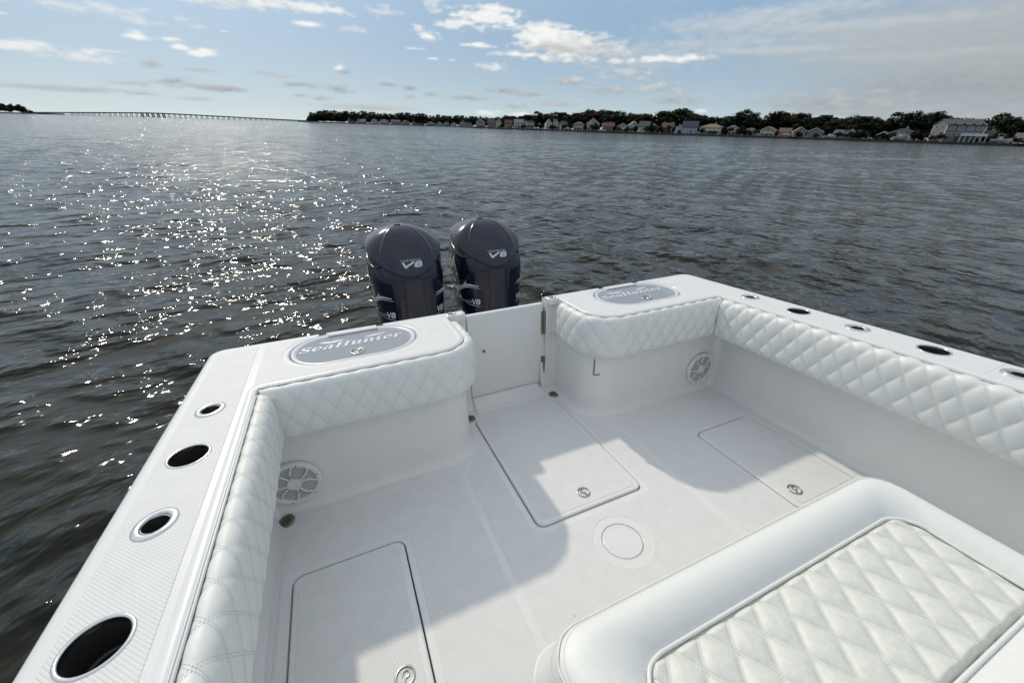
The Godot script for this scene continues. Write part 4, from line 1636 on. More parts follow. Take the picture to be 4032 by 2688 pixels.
func even(poly: PackedVector2Array, count: int) -> PackedVector2Array:
	# the same outline with evenly spread points, starting at the same corner for every ring
	var out := PackedVector2Array()
	var m := poly.size()
	var per := count / m + 1
	for i in m:
		for k in per:
			out.append(poly[i].lerp(poly[(i + 1) % m], float(k) / per))
	return out


func even3(ring: PackedVector3Array, count: int) -> PackedVector3Array:
	var total := 0.0
	for i in ring.size():
		total += ring[i].distance_to(ring[(i + 1) % ring.size()])
	var out := PackedVector3Array()
	var step := total / count
	var left := 0.0
	for i in ring.size():
		var a := ring[i]
		var b := ring[(i + 1) % ring.size()]
		var d := a.distance_to(b)
		while left < d:
			out.append(a.lerp(b, left / d))
			left += step
		left -= d
	return out


var TREES := [   # [x, z, height, kind, house it stands by, place from the left there], the tree line and the trees between the houses
	[[183.6, -501.6, 10.2, 3, 1, -1], [183, -488.3, 11, 0, 2, 0], [185.7, -486.5, 10.7, 2, 2, 1], [188.3, -485.4, 10.4, 1, 2, 2], [189.8, -479.6, 12.6, 3, 3, 0], [191.5, -474.9, 14, 2, 3, 1], [189, -458.4, 13.2, 2, 3, 2], [196.5, -465.9, 11.9, 4, 4, 0], [197.8, -456.8, 13.2, 2, 4, 1], [198.6, -449.7, 12.7, 2, 4, 2], [195.7, -431.4, 14.3, 2, 5, 0], [205.4, -440.2, 15.4, 4, 5, 1], [198, -414.6, 14.8, 0, 5, 2], [203.8, -416.3, 15.7, 3, 6, 0], [206.6, -412.3, 16.5, 3, 6, 1], [209.5, -403.8, 17.4, 3, 6, 2], [208.6, -388.6, 17, 0, 7, 0], [218, -394.3, 17.1, 2, 7, 1], [211.8, -369.6, 15.6, 2, 7, 2], [218, -370.1, 17.2, 2, 8, 0], [218.7, -362.7, 17.4, 3, 8, 1], [221.8, -358.2, 17.6, 2, 9, 0], [225.5, -350.9, 18.3, 4, 9, 1], [229.2, -347.8, 18.8, 2, 9, 2], [226, -330.5, 17.6, 3, 10, 0], [230.9, -334.1, 17.5, 1, 10, 1], [232.7, -326, 17.9, 3, 11, 0], [242.6, -330.6, 13.8, 2, 11, 1], [238.7, -317.9, 15.2, 3, 12, 0], [241.8, -313.4, 15.7, 4, 12, 1], [248.2, -311.5, 16.3, 4, 13, 0], [251.7, -308.4, 17.3, 3, 13, 1], [252.2, -298.9, 11.5, 2, 14, 0], [268.6, -313.9, 12.8, 2, 14, 1], [257.9, -295.6, 16.5, 2, 15, 0], [264.8, -297.3, 16.2, 2, 15, 1], [277.9, -304.6, 17.9, 4, 15, 2], [271.1, -289.5, 17.9, 2, 16, 0], [284.6, -296.9, 17.2, 1, 16, 1], [284.9, -290, 14.4, 1, 16, 2], [281, -280, 12.5, 1, 16, 3], [292.3, -286.9, 13.6, 3, 17, 0], [291.4, -280.7, 15.3, 3, 17, 1], [294.8, -276.6, 15.2, 4, 17, 2], [298, -273.1, 16.5, 2, 18, 0], [291.6, -261.1, 16.6, 3, 18, 1], [295.4, -257.5, 16, 3, 18, 2], [296.9, -253.8, 16, 0, 18, 3], [294.8, -247.2, 15.3, 3, 19, 0], [304.1, -252.1, 15.2, 0, 19, 1], [299.1, -242.7, 12.4, 2, 19, 2], [302.5, -241.3, 12.5, 4, 20, 0], [317, -248.5, 14.3, 3, 20, 1], [304.4, -233.1, 16.3, 3, 20, 2], [308.1, -230.9, 17.9, 4, 21, 0], [324.5, -236.2, 18.4, 3, 21, 1], [318.5, -224.5, 14.3, 1, 22, 0], [309.8, -213.2, 14.1, 2, 22, 1], [327.3, -220.4, 14.1, 2, 23, 0], [321.4, -211.6, 12.5, 2, 23, 1], [328.8, -211.6, 15.2, 2, 23, 2], [316.1, -199, 13.2, 2, 23, 3], [330.7, -204.1, 14.8, 2, 24, 0], [336.9, -202.4, 14.4, 2, 24, 1], [331.9, -195, 14, 3, 24, 2], [328.6, -189.5, 14.5, 4, 24, 3], [321.6, -181.8, 15.1, 2, 24, 4], [329.6, -181.3, 12.8, 0, 25, 0], [333.9, -179.9, 12.8, 3, 25, 1], [345.3, -182.4, 13.8, 2, 25, 2], [345.4, -177.6, 16.8, 0, 25, 3], [338.8, -169.4, 16.9, 3, 26, 0], [335.1, -162.3, 16.8, 3, 26, 1], [360.5, -170.6, 18.1, 4, 26, 2], [348.9, -160, 17.3, 0, 26, 3], [357.8, -159.9, 14.7, 1, 27, 0], [358.3, -157, 15.1, 2, 27, 1], [353.6, -151.1, 15.3, 2, 27, 2], [367.3, -152.6, 15.2, 3, 27, 3], [368.6, -148.8, 14.5, 3, 27, 4], [380.2, -150, 15.2, 3, 28, 0], [380.9, -146.6, 14.8, 3, 28, 1], [371.2, -138.8, 15.1, 4, 28, 2], [360.1, -131.7, 14.7, 2, 28, 3], [377.2, -134.2, 13.2, 0, 29, 0], [389.5, -135.4, 13, 2, 29, 1], [394.5, -134.6, 13.3, 0, 29, 2], [384.6, -128.6, 12.4, 0, 29, 3], [396.1, -129.9, 12.8, 3, 29, 4], [379.2, -120.9, 12.5, 3, 29, 5], [407.6, -127.5, 13.5, 3, 29, 6], [392.5, -120.4, 13.2, 2, 29, 7], [381.1, -114.5, 13, 2, 29, 8]],
	[[174.4, -461, 3.9, 6, 2, 0], [174.4, -452.7, 3.1, 6, 2, 1], [175.3, -448.1, 5.2, 5, 3, 0], [177.7, -452.7, 3.6, 4, 3, 1], [180.5, -443.4, 2.9, 6, 3, 2], [177.6, -434.1, 2.7, 4, 3, 3], [182.7, -437, 3.4, 4, 4, 0], [186.7, -428.4, 5.2, 6, 4, 1], [185.7, -420.1, 4, 6, 4, 2], [184.6, -410.5, 4.8, 5, 5, 0], [189.7, -410.9, 4, 5, 5, 1], [193.9, -401, 4.5, 5, 5, 2], [191.5, -391.7, 4, 6, 6, 0], [191.6, -386.6, 3.8, 4, 6, 1], [195, -374, 4.9, 6, 6, 2], [193.1, -366.4, 3.3, 4, 6, 3], [199.8, -359.2, 4.7, 6, 7, 0], [200.9, -352.6, 6, 6, 7, 1], [203.8, -350.2, 5.4, 4, 8, 0], [207.9, -342, 5, 4, 8, 1], [203.1, -328.3, 3.7, 6, 9, 0], [203.4, -316.1, 5.9, 6, 9, 1], [209.8, -320.4, 5.9, 5, 9, 2], [212.7, -317.9, 2.6, 5, 10, 0], [219, -309.1, 4.6, 6, 10, 1], [217.7, -301.9, 3.9, 5, 11, 0], [221.8, -298, 3.2, 6, 11, 1], [227.3, -302.6, 4.7, 5, 12, 0], [229.8, -297.1, 4.8, 6, 12, 1], [231.8, -292.9, 3.8, 5, 13, 0], [234.3, -288.2, 5.2, 6, 13, 1], [235.7, -283.8, 6.5, 6, 14, 0], [242.5, -284.6, 3.6, 5, 14, 1], [242.1, -280.1, 5.7, 6, 15, 0], [250.3, -280.6, 6.4, 6, 15, 1], [253.8, -277.7, 4.5, 5, 15, 2], [252.3, -271.8, 2.7, 6, 16, 0], [260.2, -272.8, 5.2, 5, 16, 1], [266.8, -267.7, 5.8, 5, 16, 2], [266.2, -262.3, 3.7, 5, 17, 1], [261.3, -258, 4.5, 4, 17, 0], [264.8, -252.9, 2.6, 4, 17, 2], [265.2, -249.9, 3.6, 5, 17, 3], [276.7, -250.2, 6.2, 6, 18, 0], [278.8, -248, 5.2, 4, 18, 1], [274.5, -235.7, 6, 6, 18, 2], [282.7, -239.8, 4.8, 4, 19, 0], [280.1, -236.3, 5.7, 6, 19, 1], [283.5, -233.8, 2.7, 6, 19, 2], [286.2, -233.1, 5.1, 5, 19, 3], [287.9, -227.8, 4.1, 5, 20, 0], [289.6, -226.4, 6, 4, 20, 1], [292.5, -221.3, 3, 6, 20, 2], [291.3, -219.1, 4.8, 5, 21, 0], [293, -210.3, 3.7, 6, 21, 1], [297.8, -208.4, 4.1, 4, 22, 0], [290.8, -202.6, 3.8, 6, 22, 1], [298.4, -199.5, 3.3, 6, 23, 0], [293.7, -192.8, 3.2, 6, 23, 1], [302.9, -192.4, 3.2, 5, 23, 2], [295.6, -185.9, 3.1, 6, 23, 3], [296.1, -180.8, 5.3, 5, 24, 0], [301.4, -179.6, 6.1, 5, 24, 1], [298.8, -175.2, 4.9, 5, 24, 2], [297, -171.9, 5, 6, 24, 3], [300.2, -169.9, 5.3, 6, 24, 4], [307, -171.4, 4.5, 6, 24, 5], [310, -166.8, 4.1, 6, 25, 0], [310.4, -162, 5.6, 6, 25, 1], [307, -156.4, 3.2, 5, 26, 0], [314.6, -159.7, 5.3, 5, 26, 1], [318.4, -151.5, 6.2, 4, 26, 2], [320.2, -149.6, 5.8, 6, 26, 3], [323.8, -150.3, 2.7, 6, 26, 4], [319.8, -143.9, 3, 4, 27, 0], [317.8, -139.5, 5.6, 5, 27, 1], [324.6, -139.5, 4, 6, 27, 2], [333.9, -137.7, 3.8, 6, 27, 3], [332.4, -134.9, 3.9, 6, 27, 4], [333.2, -131, 6.5, 5, 28, 0], [333.6, -128.7, 6, 6, 28, 1], [339.7, -128.3, 3, 4, 28, 2], [333.8, -122.4, 6.3, 5, 28, 3], [334.9, -119.6, 4.8, 4, 28, 4], [335, -115.8, 4.2, 5, 29, 0], [347.9, -118.2, 4.8, 4, 29, 1], [336.8, -113.8, 3.2, 5, 29, 2], [353.8, -115.3, 6.2, 5, 29, 3], [349.5, -110.6, 5.5, 6, 29, 4], [343.4, -108.2, 3.1, 5, 29, 5], [355.9, -109.5, 5.1, 4, 29, 6], [358.8, -106.5, 5.2, 4, 29, 7], [362.7, -107.2, 5.4, 5, 29, 8]],
]
var WOODS := [   # [x, z, height]: the far headland, the thicket behind the houses
	[[-30.9, -1049.3, 7.9], [-30.2, -1058.3, 4.3], [-28, -1042.3, 5.1], [-28.9, -1047.5, 10.3], [-27.4, -1055.8, 5], [-24.3, -1039.6, 6.8], [-26, -1059.6, 14.4], [-21.2, -1057.5, 9.8], [-24, -1053.7, 8.7], [-22.1, -1053.6, 17.4], [-19.5, -1055.5, 12.2], [-16.4, -1046.4, 8.9], [-16.9, -1055.7, 18.5], [-10.9, -1048.7, 10.1], [-10.9, -1043.7, 19.5], [-3, -1046.6, 8.4], [-4.3, -1052.3, 9.8], [-5.1, -1037.9, 20.6], [-1.2, -1028.8, 11.2], [2.1, -1043.1, 10.4], [1.1, -1028.9, 21.5], [12.1, -1025.5, 9.7], [6.1, -1037.9, 14], [8.5, -1029.9, 21.9], [14.2, -1036.3, 9.5], [17.1, -1024.8, 15.4], [14.3, -1028.6, 22.1], [27.4, -1029.6, 14.4], [27.1, -1027.4, 13.4], [22.6, -1024.6, 21.6], [26, -1026.7, 11.5], [27.2, -1016, 9.1], [27.9, -1001.4, 20.8], [32.1, -1004.8, 9.4], [34, -1020.3, 21], [37.3, -1030.1, 9.9], [37.6, -1017.8, 9.1], [39.7, -1003.9, 20.8], [45.9, -1011.1, 13.6], [45.1, -997.8, 20.7], [52.5, -1002.2, 8.9], [50.8, -999.4, 14.3], [53.4, -1002.3, 20.9], [58.2, -1007.5, 10.1], [63.1, -1005.9, 9.7], [58.5, -978.9, 20.6], [64.8, -969, 14.2], [68.7, -973.9, 13.2], [66.7, -983.9, 21.4], [74.1, -975.8, 14.9], [73.4, -986.8, 14.1], [72.1, -983.6, 22], [81.6, -979, 11], [83.6, -972.8, 9.7], [80.3, -985.8, 22.9], [94.1, -991.4, 10.5], [88.7, -979.6, 22], [98, -984.6, 13], [99.5, -972.5, 10.7], [93.5, -951.4, 20.4], [97.1, -944.9, 13.6], [104.1, -943.7, 12], [103, -966.6, 20], [111.4, -968.8, 13], [107, -953.2, 19.4], [115, -961.4, 11], [113.2, -945.8, 8.9], [112.5, -946.3, 18.9], [123.2, -953.8, 12.6], [120.7, -953.4, 10.1], [120, -951.5, 18.8], [128.6, -950.5, 8.4], [127.3, -958.4, 12.9], [124.2, -941.2, 17.9], [126.4, -937.3, 12.3], [128.3, -930, 16.5], [135, -931.1, 7.8], [134.9, -942.5, 19.1], [139.3, -943.2, 11.1], [140.3, -934.6, 8], [137.7, -925.9, 21.2], [143.9, -921.4, 9.4], [148.2, -928.8, 11.2], [145.7, -931.6, 21.1], [154.5, -926.7, 10.8], [153.8, -929.2, 20.8], [163.9, -931.2, 13.6], [158.6, -917.8, 20.3], [163.1, -912.9, 12.6], [163.2, -925.5, 9.4], [165.1, -917.9, 20.4], [171.7, -920, 10.7], [169.3, -909.8, 20.2], [171.3, -902.8, 12.5], [174.1, -913.6, 8.6], [171.3, -892.5, 19.9], [180.8, -884.9, 14.1], [178.9, -890.2, 19.7], [188.7, -887, 12.8], [181.1, -882.5, 12.2], [187.3, -897.4, 19.2], [191.5, -891.5, 13.4], [192.1, -886.6, 18.2], [196.3, -883.2, 8.9], [196.9, -879.5, 17.6], [200.8, -872.4, 9.5], [204.4, -884.8, 18.2], [210.1, -894.4, 10.6], [209.8, -881.1, 9.6], [209.5, -882.8, 18.7], [221.5, -888.7, 13.4], [215, -874.6, 9.6], [210, -857.5, 17.9], [215.7, -849.1, 11.7], [215.4, -864.6, 9.1], [218.9, -871.7, 17.5], [223.4, -868.7, 12.4], [218.8, -852, 16.6], [223.5, -860.4, 8.6], [223.6, -859.9, 11.9], [223.3, -847.4, 17.2], [230.2, -842.3, 12.2], [232.1, -854.1, 18.3], [239.7, -849.5, 10.7], [236.4, -854.7, 12.3], [234.9, -839.2, 18.2], [236.7, -833.5, 9.8], [240.9, -835.5, 9.4], [237.9, -832.6, 17.8], [238.9, -827.2, 12.6], [243.4, -839.6, 12], [245.1, -836.9, 17.7], [251.8, -836.9, 8.4], [251.6, -830.1, 11.2], [249.7, -834.3, 17.5], [257.5, -826.5, 10.4], [259.9, -840.1, 12.1], [250.8, -814.3, 16.8], [253.4, -813.7, 10.2], [255, -807.7, 16.6], [265.6, -809.4, 10.1], [260.4, -803.4, 16.6], [267.5, -795.1, 10.2], [267.8, -805.2, 16.6], [270, -797.1, 7.4], [272.6, -801.4, 9.7], [271.3, -797.6, 16.3], [280.5, -804.6, 11.3], [273.2, -795.4, 11.6], [276.5, -798.1, 15.9], [280.8, -792, 9.6], [286.5, -805.8, 6.8], [277.7, -785.7, 15.1], [281.1, -779.1, 10.1], [283.1, -789.9, 9.1], [277.3, -772.3, 14.5], [282.6, -767.5, 7.4], [285.8, -782, 14.2], [290, -783.9, 6]],
	[[190.8, -505.4, 5.5], [185, -489.7, 5.5], [184.9, -479.7, 4.8], [194.3, -492.9, 5.8], [189.8, -472.7, 7.4], [192.5, -472.7, 9.1], [190.6, -450.7, 7], [203.1, -461.9, 5.2], [202.8, -463.1, 7.5], [199.6, -446.6, 5.9], [201.7, -434.3, 9], [212.6, -448.9, 10.3], [200.9, -411.6, 6.8], [214, -423.7, 10], [217.3, -410.5, 9.5], [220.2, -411.1, 11.5], [217.2, -391, 8], [226.4, -397.9, 9.9], [223.4, -374.6, 9.3], [222.1, -364.5, 7.6], [228.7, -369.6, 11.8], [224.1, -352, 9.6], [229.7, -352.9, 10], [243.7, -350, 13.1], [230.9, -332.4, 10.8], [242.3, -340.3, 8.1], [235.8, -325.5, 11], [248.1, -332.2, 7.3], [248.7, -322.6, 9.4], [248.6, -309.4, 11.1], [254.8, -314.8, 9.2], [254.5, -303.7, 11.6], [250.3, -294.9, 7.1], [276.9, -317.9, 8.2], [272.1, -301.8, 9.1], [265.9, -295.7, 8.6], [281.1, -301.1, 8], [279.2, -289.4, 11.6], [283.3, -291.8, 12], [289.9, -286.1, 8.6], [280.9, -275.1, 7.7], [298.6, -288.2, 9.2], [300.5, -279.9, 7.7], [301.8, -272.9, 9.9], [305.9, -272, 10.8], [304.6, -264.2, 7.9], [297.5, -252.8, 7.5], [309.2, -259.6, 10.2], [303.9, -252.2, 7.3], [309.7, -250.8, 9.6], [312.5, -247.4, 6.5], [307.7, -241.8, 5.5], [319.7, -243.4, 7.8], [313.3, -232.6, 9.4], [316.4, -234.3, 9.6], [341.4, -238.2, 12.9], [321.6, -223.4, 9.8], [323.6, -217.8, 7.1], [340.5, -221.8, 6], [332.2, -212.5, 5.9], [342.6, -217.4, 9.7], [323.5, -198, 7.3], [337.1, -204.1, 6.7], [346.4, -201, 6.4], [336.3, -195.4, 7.5], [336.2, -189.3, 7.4], [340.5, -184.9, 7.2], [329.1, -178.7, 5.6], [338.1, -179, 5.9], [353.3, -182.5, 9.1], [344.7, -174.9, 10.4], [333.6, -164.7, 9.1], [345.6, -162.1, 11], [376.2, -171.1, 11.5], [356.4, -161.5, 10.4], [355.2, -156.4, 10.1], [355.1, -153.3, 10.2], [363, -150.7, 9.4], [365.1, -148, 8.8], [366.7, -145.3, 7.1], [389.8, -149.4, 8.7], [385.4, -142.2, 7.3], [384.7, -140.3, 7], [366.7, -131.9, 7.7], [386.3, -133.9, 7.5], [394, -135.1, 8], [388.2, -130, 8.1], [382.1, -126.3, 7.7], [416.2, -132.8, 6.5], [398.1, -123.8, 8.4], [413.7, -125.9, 6.4], [388.5, -116.7, 9.4], [374.7, -110, 8.5]],
]
var BY := ["taupe gabled house", "broad taupe house", "narrow tall house", "tan brown-roofed house", "white three-storey house", "grey flat-roofed house", "two-gabled white house", "plain grey house", "tan hip-roofed house", "modern white-trimmed house", "low reddish-brown house", "cream gabled house", "sharp-peaked white house", "white grey-roofed house", "dark brown tan-gabled house", "brown two-chimney house", "light blue house", "wide off-white house", "white dark-roofed gable house", "small white hip-roofed house", "beige house", "orange-roofed house", "tan brown-gabled house", "grey wide-gabled house", "glazed sunroom house", "dark pavilion", "low dark hip-roofed house", "big grey house", "low dark house", "low pale house"]
var HOUSES := [   # x, z, width, height, heading, shape, wall, roof, storeys, balcony, chimneys, label
	[51.2, -974.2, 15.8, 9.2, -0.05, "gs", "taupe", "slate", 2, 0, 0, "small grey-brown house on the far headland, first from its left end"],
	[69.1, -960.8, 18.7, 7.9, 0.02, "gs", "taupe", "taupe_roof", 2, 1, 0, "small grey-brown house on the far headland, second from its left end"],
	[92.6, -943.1, 13.7, 9.4, -0.17, "gf", "cream", "slate", 2, 0, 0, "small cream house on the far headland, third from its left end"],
	[109.6, -930.2, 20.2, 9, -0.15, "gf", "cream", "tan_roof", 2, 1, 0, "small cream house on the far headland, fourth from its left end"],
	[129.1, -915.3, 19.5, 8.1, -0.04, "gs", "grey", "slate", 2, 0, 0, "small grey house on the far headland, fifth from its left end"],
	[146.4, -902, 15.8, 7.7, -0.22, "gf", "taupe", "taupe_roof", 2, 1, 0, "small grey-brown house on the far headland, sixth from its left end"],
	[167.6, -885.6, 23, 7.6, -0.24, "gs", "taupe", "brown", 2, 0, 0, "small grey-brown house on the far headland, seventh from its left end"],
	[189.5, -868.6, 20.8, 6.7, -0.12, "hip", "taupe", "slate", 2, 1, 0, "small grey-brown house on the far headland, eighth from its left end"],
	[203.4, -852.6, 10.7, 7.6, -0.26, "gf", "white", "slate", 2, 0, 0, "small white house on the far headland, ninth from its left end"],
	[213.6, -840.5, 12, 7.3, -0.32, "gf", "taupe", "taupe_roof", 2, 1, 0, "small grey-brown house on the far headland, tenth from its left end"],
	[223.8, -828.1, 9.9, 6.6, -0.17, "gf", "offwhite", "slate", 2, 0, 0, "small pale house on the far headland, eleventh from its left end"],
	[241, -806.8, 26.4, 10.3, -0.29, "gf2", "taupe", "brown", 2, 1, 0, "small grey-brown house on the far headland, twelfth from its left end"],
	[259.9, -782.9, 14.4, 9.5, -0.41, "gs", "offwhite", "taupe_roof", 2, 0, 0, "small pale house on the far headland, thirteenth from its left end"],
	[166.2, -498.4, 11.6, 8.1, -0.30, "gf", "taupe", "slate", 2, 1, 0, "taupe gabled house with a white balcony, leftmost on the near shore"],
	[171, -474.7, 9.4, 8.4, -0.27, "gs", "taupe", "brown", 2, 0, 0, "broad taupe house with a long brown roof near the shore's left end"],
	[173.9, -460.1, 6.1, 8.9, -0.43, "gf", "cream", "slate", 3, 1, 0, "narrow tall gabled house with stacked white balconies"],
	[179.2, -444.6, 8.9, 8, -0.39, "gs", "tan", "rust", 2, 0, 0, "tan house under a brownish roof beside the white three-storey block"],
	[184.5, -427.9, 11.7, 8.8, -0.35, "flat", "white", "white", 3, 1, 0, "white flat-topped three-storey house with square windows"],
	[188.9, -412.4, 8.7, 7.6, -0.40, "flat", "grey", "slate", 2, 1, 0, "grey flat-roofed house with a dark balcony right of the white block"],
	[197.1, -379, 15, 8.9, -0.42, "gf2", "white", "slate", 2, 1, 1, "wide white house with two front gables and balconies"],
	[200.7, -363.3, 6.5, 7.3, -0.53, "gs", "grey", "slate", 2, 0, 0, "plain grey house side joined close to the two-gabled white house"],
	[204.7, -342.9, 10.2, 7.2, -0.58, "hip", "tan", "brown", 2, 1, 0, "tan hip-roofed house with cream balconies left of the slanted modern house"],
	[207.4, -324.5, 11.6, 9.5, -0.77, "gf", "white", "slate", 3, 1, 0, "modern house with a steep white-trimmed gable and large windows"],
	[215.1, -312.8, 10, 6.7, -0.52, "gs", "redbrown", "rust", 2, 0, 1, "low reddish-brown house with a long roof and a small white boat before it"],
	[223.3, -305.3, 10.1, 6.5, -0.65, "gf", "cream", "tan_roof", 2, 1, 0, "cream gabled house with a broad cream balcony"],
	[229.3, -299.7, 8.7, 8.1, -0.45, "gf", "white", "tan_roof", 3, 0, 0, "white house with a sharp peaked gable beside a dark grey wing"],
	[235.9, -293.6, 8.8, 8.1, -0.70, "gs", "white", "slate", 3, 0, 0, "white house under a large grey roof, half behind trees"],
	[240.6, -289.2, 9.9, 6.9, -0.62, "gf", "brown_wall", "tan_roof", 2, 0, 0, "dark brown house with a wide low tan gable"],
	[248.9, -281.3, 10.5, 7.5, -0.78, "gs", "brown_wall", "rust", 2, 1, 2, "brown house with two pale chimneys and a long balcony"],
	[260.6, -269.9, 12.5, 9, -0.89, "gs", "lightblue", "navy", 3, 0, 0, "light blue tall house with a navy roof and a lower gabled wing"],
	[269.6, -256.7, 17.4, 7.5, -0.85, "hip", "offwhite", "tan_roof", 2, 1, 1, "wide off-white hip-roofed house with a long shaded balcony"],
	[277.1, -244.6, 10.2, 6.6, -0.80, "gf", "white", "navy", 2, 1, 0, "white gable-fronted house with a dark roof behind, right of the wide off-white house"],
	[283.4, -233.6, 10, 5.3, -0.83, "hip", "white", "slate", 2, 0, 0, "small white hip-roofed house with two upper windows"],
	[288.4, -223.1, 10.8, 6.1, -0.96, "gf", "beige", "taupe_roof", 2, 1, 0, "beige house with a low front gable and shaded balcony"],
	[291.6, -213.6, 8.2, 5.6, -0.69, "gs", "offwhite", "orange", 1, 0, 0, "low house under a big orange-brown roof with a small white shed"],
	[294.1, -205.2, 7.8, 6.2, -1.03, "gf", "tan", "rust", 2, 0, 0, "tan house with a brown gable right of the orange-roofed one"],
	[296.5, -195.7, 10.1, 5.9, -0.91, "gf", "grey", "taupe_roof", 2, 0, 0, "grey house with a very wide low gable behind the dock posts"],
	[301.6, -178.8, 15.3, 5, -1.03, "gs", "bluegrey", "slate", 1, 0, 1, "long single-storey house with a glazed sunroom of pale posts"],
	[312, -163.4, 6.2, 4.5, -1.15, "gf", "painted_shade", "offwhite_roof", 1, 0, 0, "pavilion under a pale low gable, its open shade painted as dark walls"],
	[316, -156.8, 11.5, 6.8, -1.03, "hip", "cream", "charcoal", 1, 0, 1, "low dark hip-roofed house with a pale chimney"],
	[329.7, -138.3, 19.4, 11.7, -0.87, "big", "greyshingle", "greyroof", 3, 1, 0, "big grey three-storey house with white trim and a long white deck"],
	[336.8, -127.6, 6.1, 6.6, -1.25, "gs", "brown_wall", "charcoal", 1, 0, 2, "low dark house right of the big grey house"],
	[347.5, -116.3, 7.7, 5.5, -1.17, "gs", "offwhite", "taupe_roof", 1, 0, 0, "low pale house at the far right behind the moored boats"],
]


# ---------------------------------------------------------------- the far shore
func shore_materials() -> void:
	var walls := {"taupe": Color(0.30, 0.27, 0.25), "cream": Color(0.62, 0.56, 0.46), "tan": Color(0.42, 0.35, 0.27), "white": Color(0.74, 0.74, 0.72), "grey": Color(0.30, 0.31, 0.33), "redbrown": Color(0.20, 0.11, 0.09), "brown_wall": Color(0.16, 0.115, 0.09), "lightblue": Color(0.50, 0.60, 0.66), "offwhite": Color(0.62, 0.60, 0.55), "beige": Color(0.48, 0.43, 0.36), "bluegrey": Color(0.36, 0.41, 0.44), "painted_shade": Color(0.04, 0.038, 0.035), "greyshingle": Color(0.24, 0.25, 0.27)}  # pavilion wall painted near black for the shade of its open inside
	var roofs := {"slate": Color(0.13, 0.135, 0.15), "brown": Color(0.16, 0.115, 0.085), "rust": Color(0.17, 0.09, 0.065), "tan_roof": Color(0.26, 0.21, 0.15), "navy": Color(0.055, 0.065, 0.10), "taupe_roof": Color(0.22, 0.19, 0.17), "orange": Color(0.24, 0.13, 0.07), "charcoal": Color(0.05, 0.05, 0.055), "greyroof": Color(0.12, 0.12, 0.13), "offwhite_roof": Color(0.48, 0.45, 0.39)}
	var grain := noise_texture(31, 0.03, 4, 256, Color(0.78, 0.78, 0.78), Color(1, 1, 1))
	for k in walls:
		var m := mat("wall_" + k, walls[k] * 0.8, 0.75)
		m.albedo_texture = grain
		tri_planar(m, 0.25)
	for k in roofs:
		if not M.has(k):
			var m := mat("roof_" + k, roofs[k] * 0.85, 0.85)
			m.albedo_texture = grain
			tri_planar(m, 0.3)
	mat("trim", Color(0.60, 0.60, 0.59), 0.5)
	var gl := mat("window_glass", Color(0.018, 0.022, 0.028), 0.06)
	gl.metallic_specular = 0.6
	mat("chimney", Color(0.40, 0.34, 0.29), 0.8)
	mat("timber", Color(0.05, 0.042, 0.034), 0.85)
	var land := mat("land", Color(0.055, 0.055, 0.03), 0.95)
	land.albedo_texture = noise_texture(37, 0.02, 5, 512, Color(0.6, 0.62, 0.5), Color(1, 1, 1))
	land.uv1_triplanar = true
	land.uv1_world_triplanar = true
	land.uv1_scale = Vector3.ONE * 0.05
	mat("bark", Color(0.055, 0.045, 0.035), 0.9)
	for q in [["leaf_pine", Color(0.030, 0.045, 0.020)], ["leaf_oak", Color(0.048, 0.066, 0.022)], ["leaf_dark", Color(0.026, 0.040, 0.020)], ["leaf_rust", Color(0.075, 0.062, 0.022)]]:
		var m := mat(q[0], q[1], 0.75)
		m.backlight_enabled = true
		m.backlight = Color(0.12, 0.16, 0.05)
		m.vertex_color_use_as_albedo = true
	mat("concrete", Color(0.16, 0.165, 0.17), 0.8)
	mat("boat_white", Color(0.52, 0.53, 0.54), 0.3)


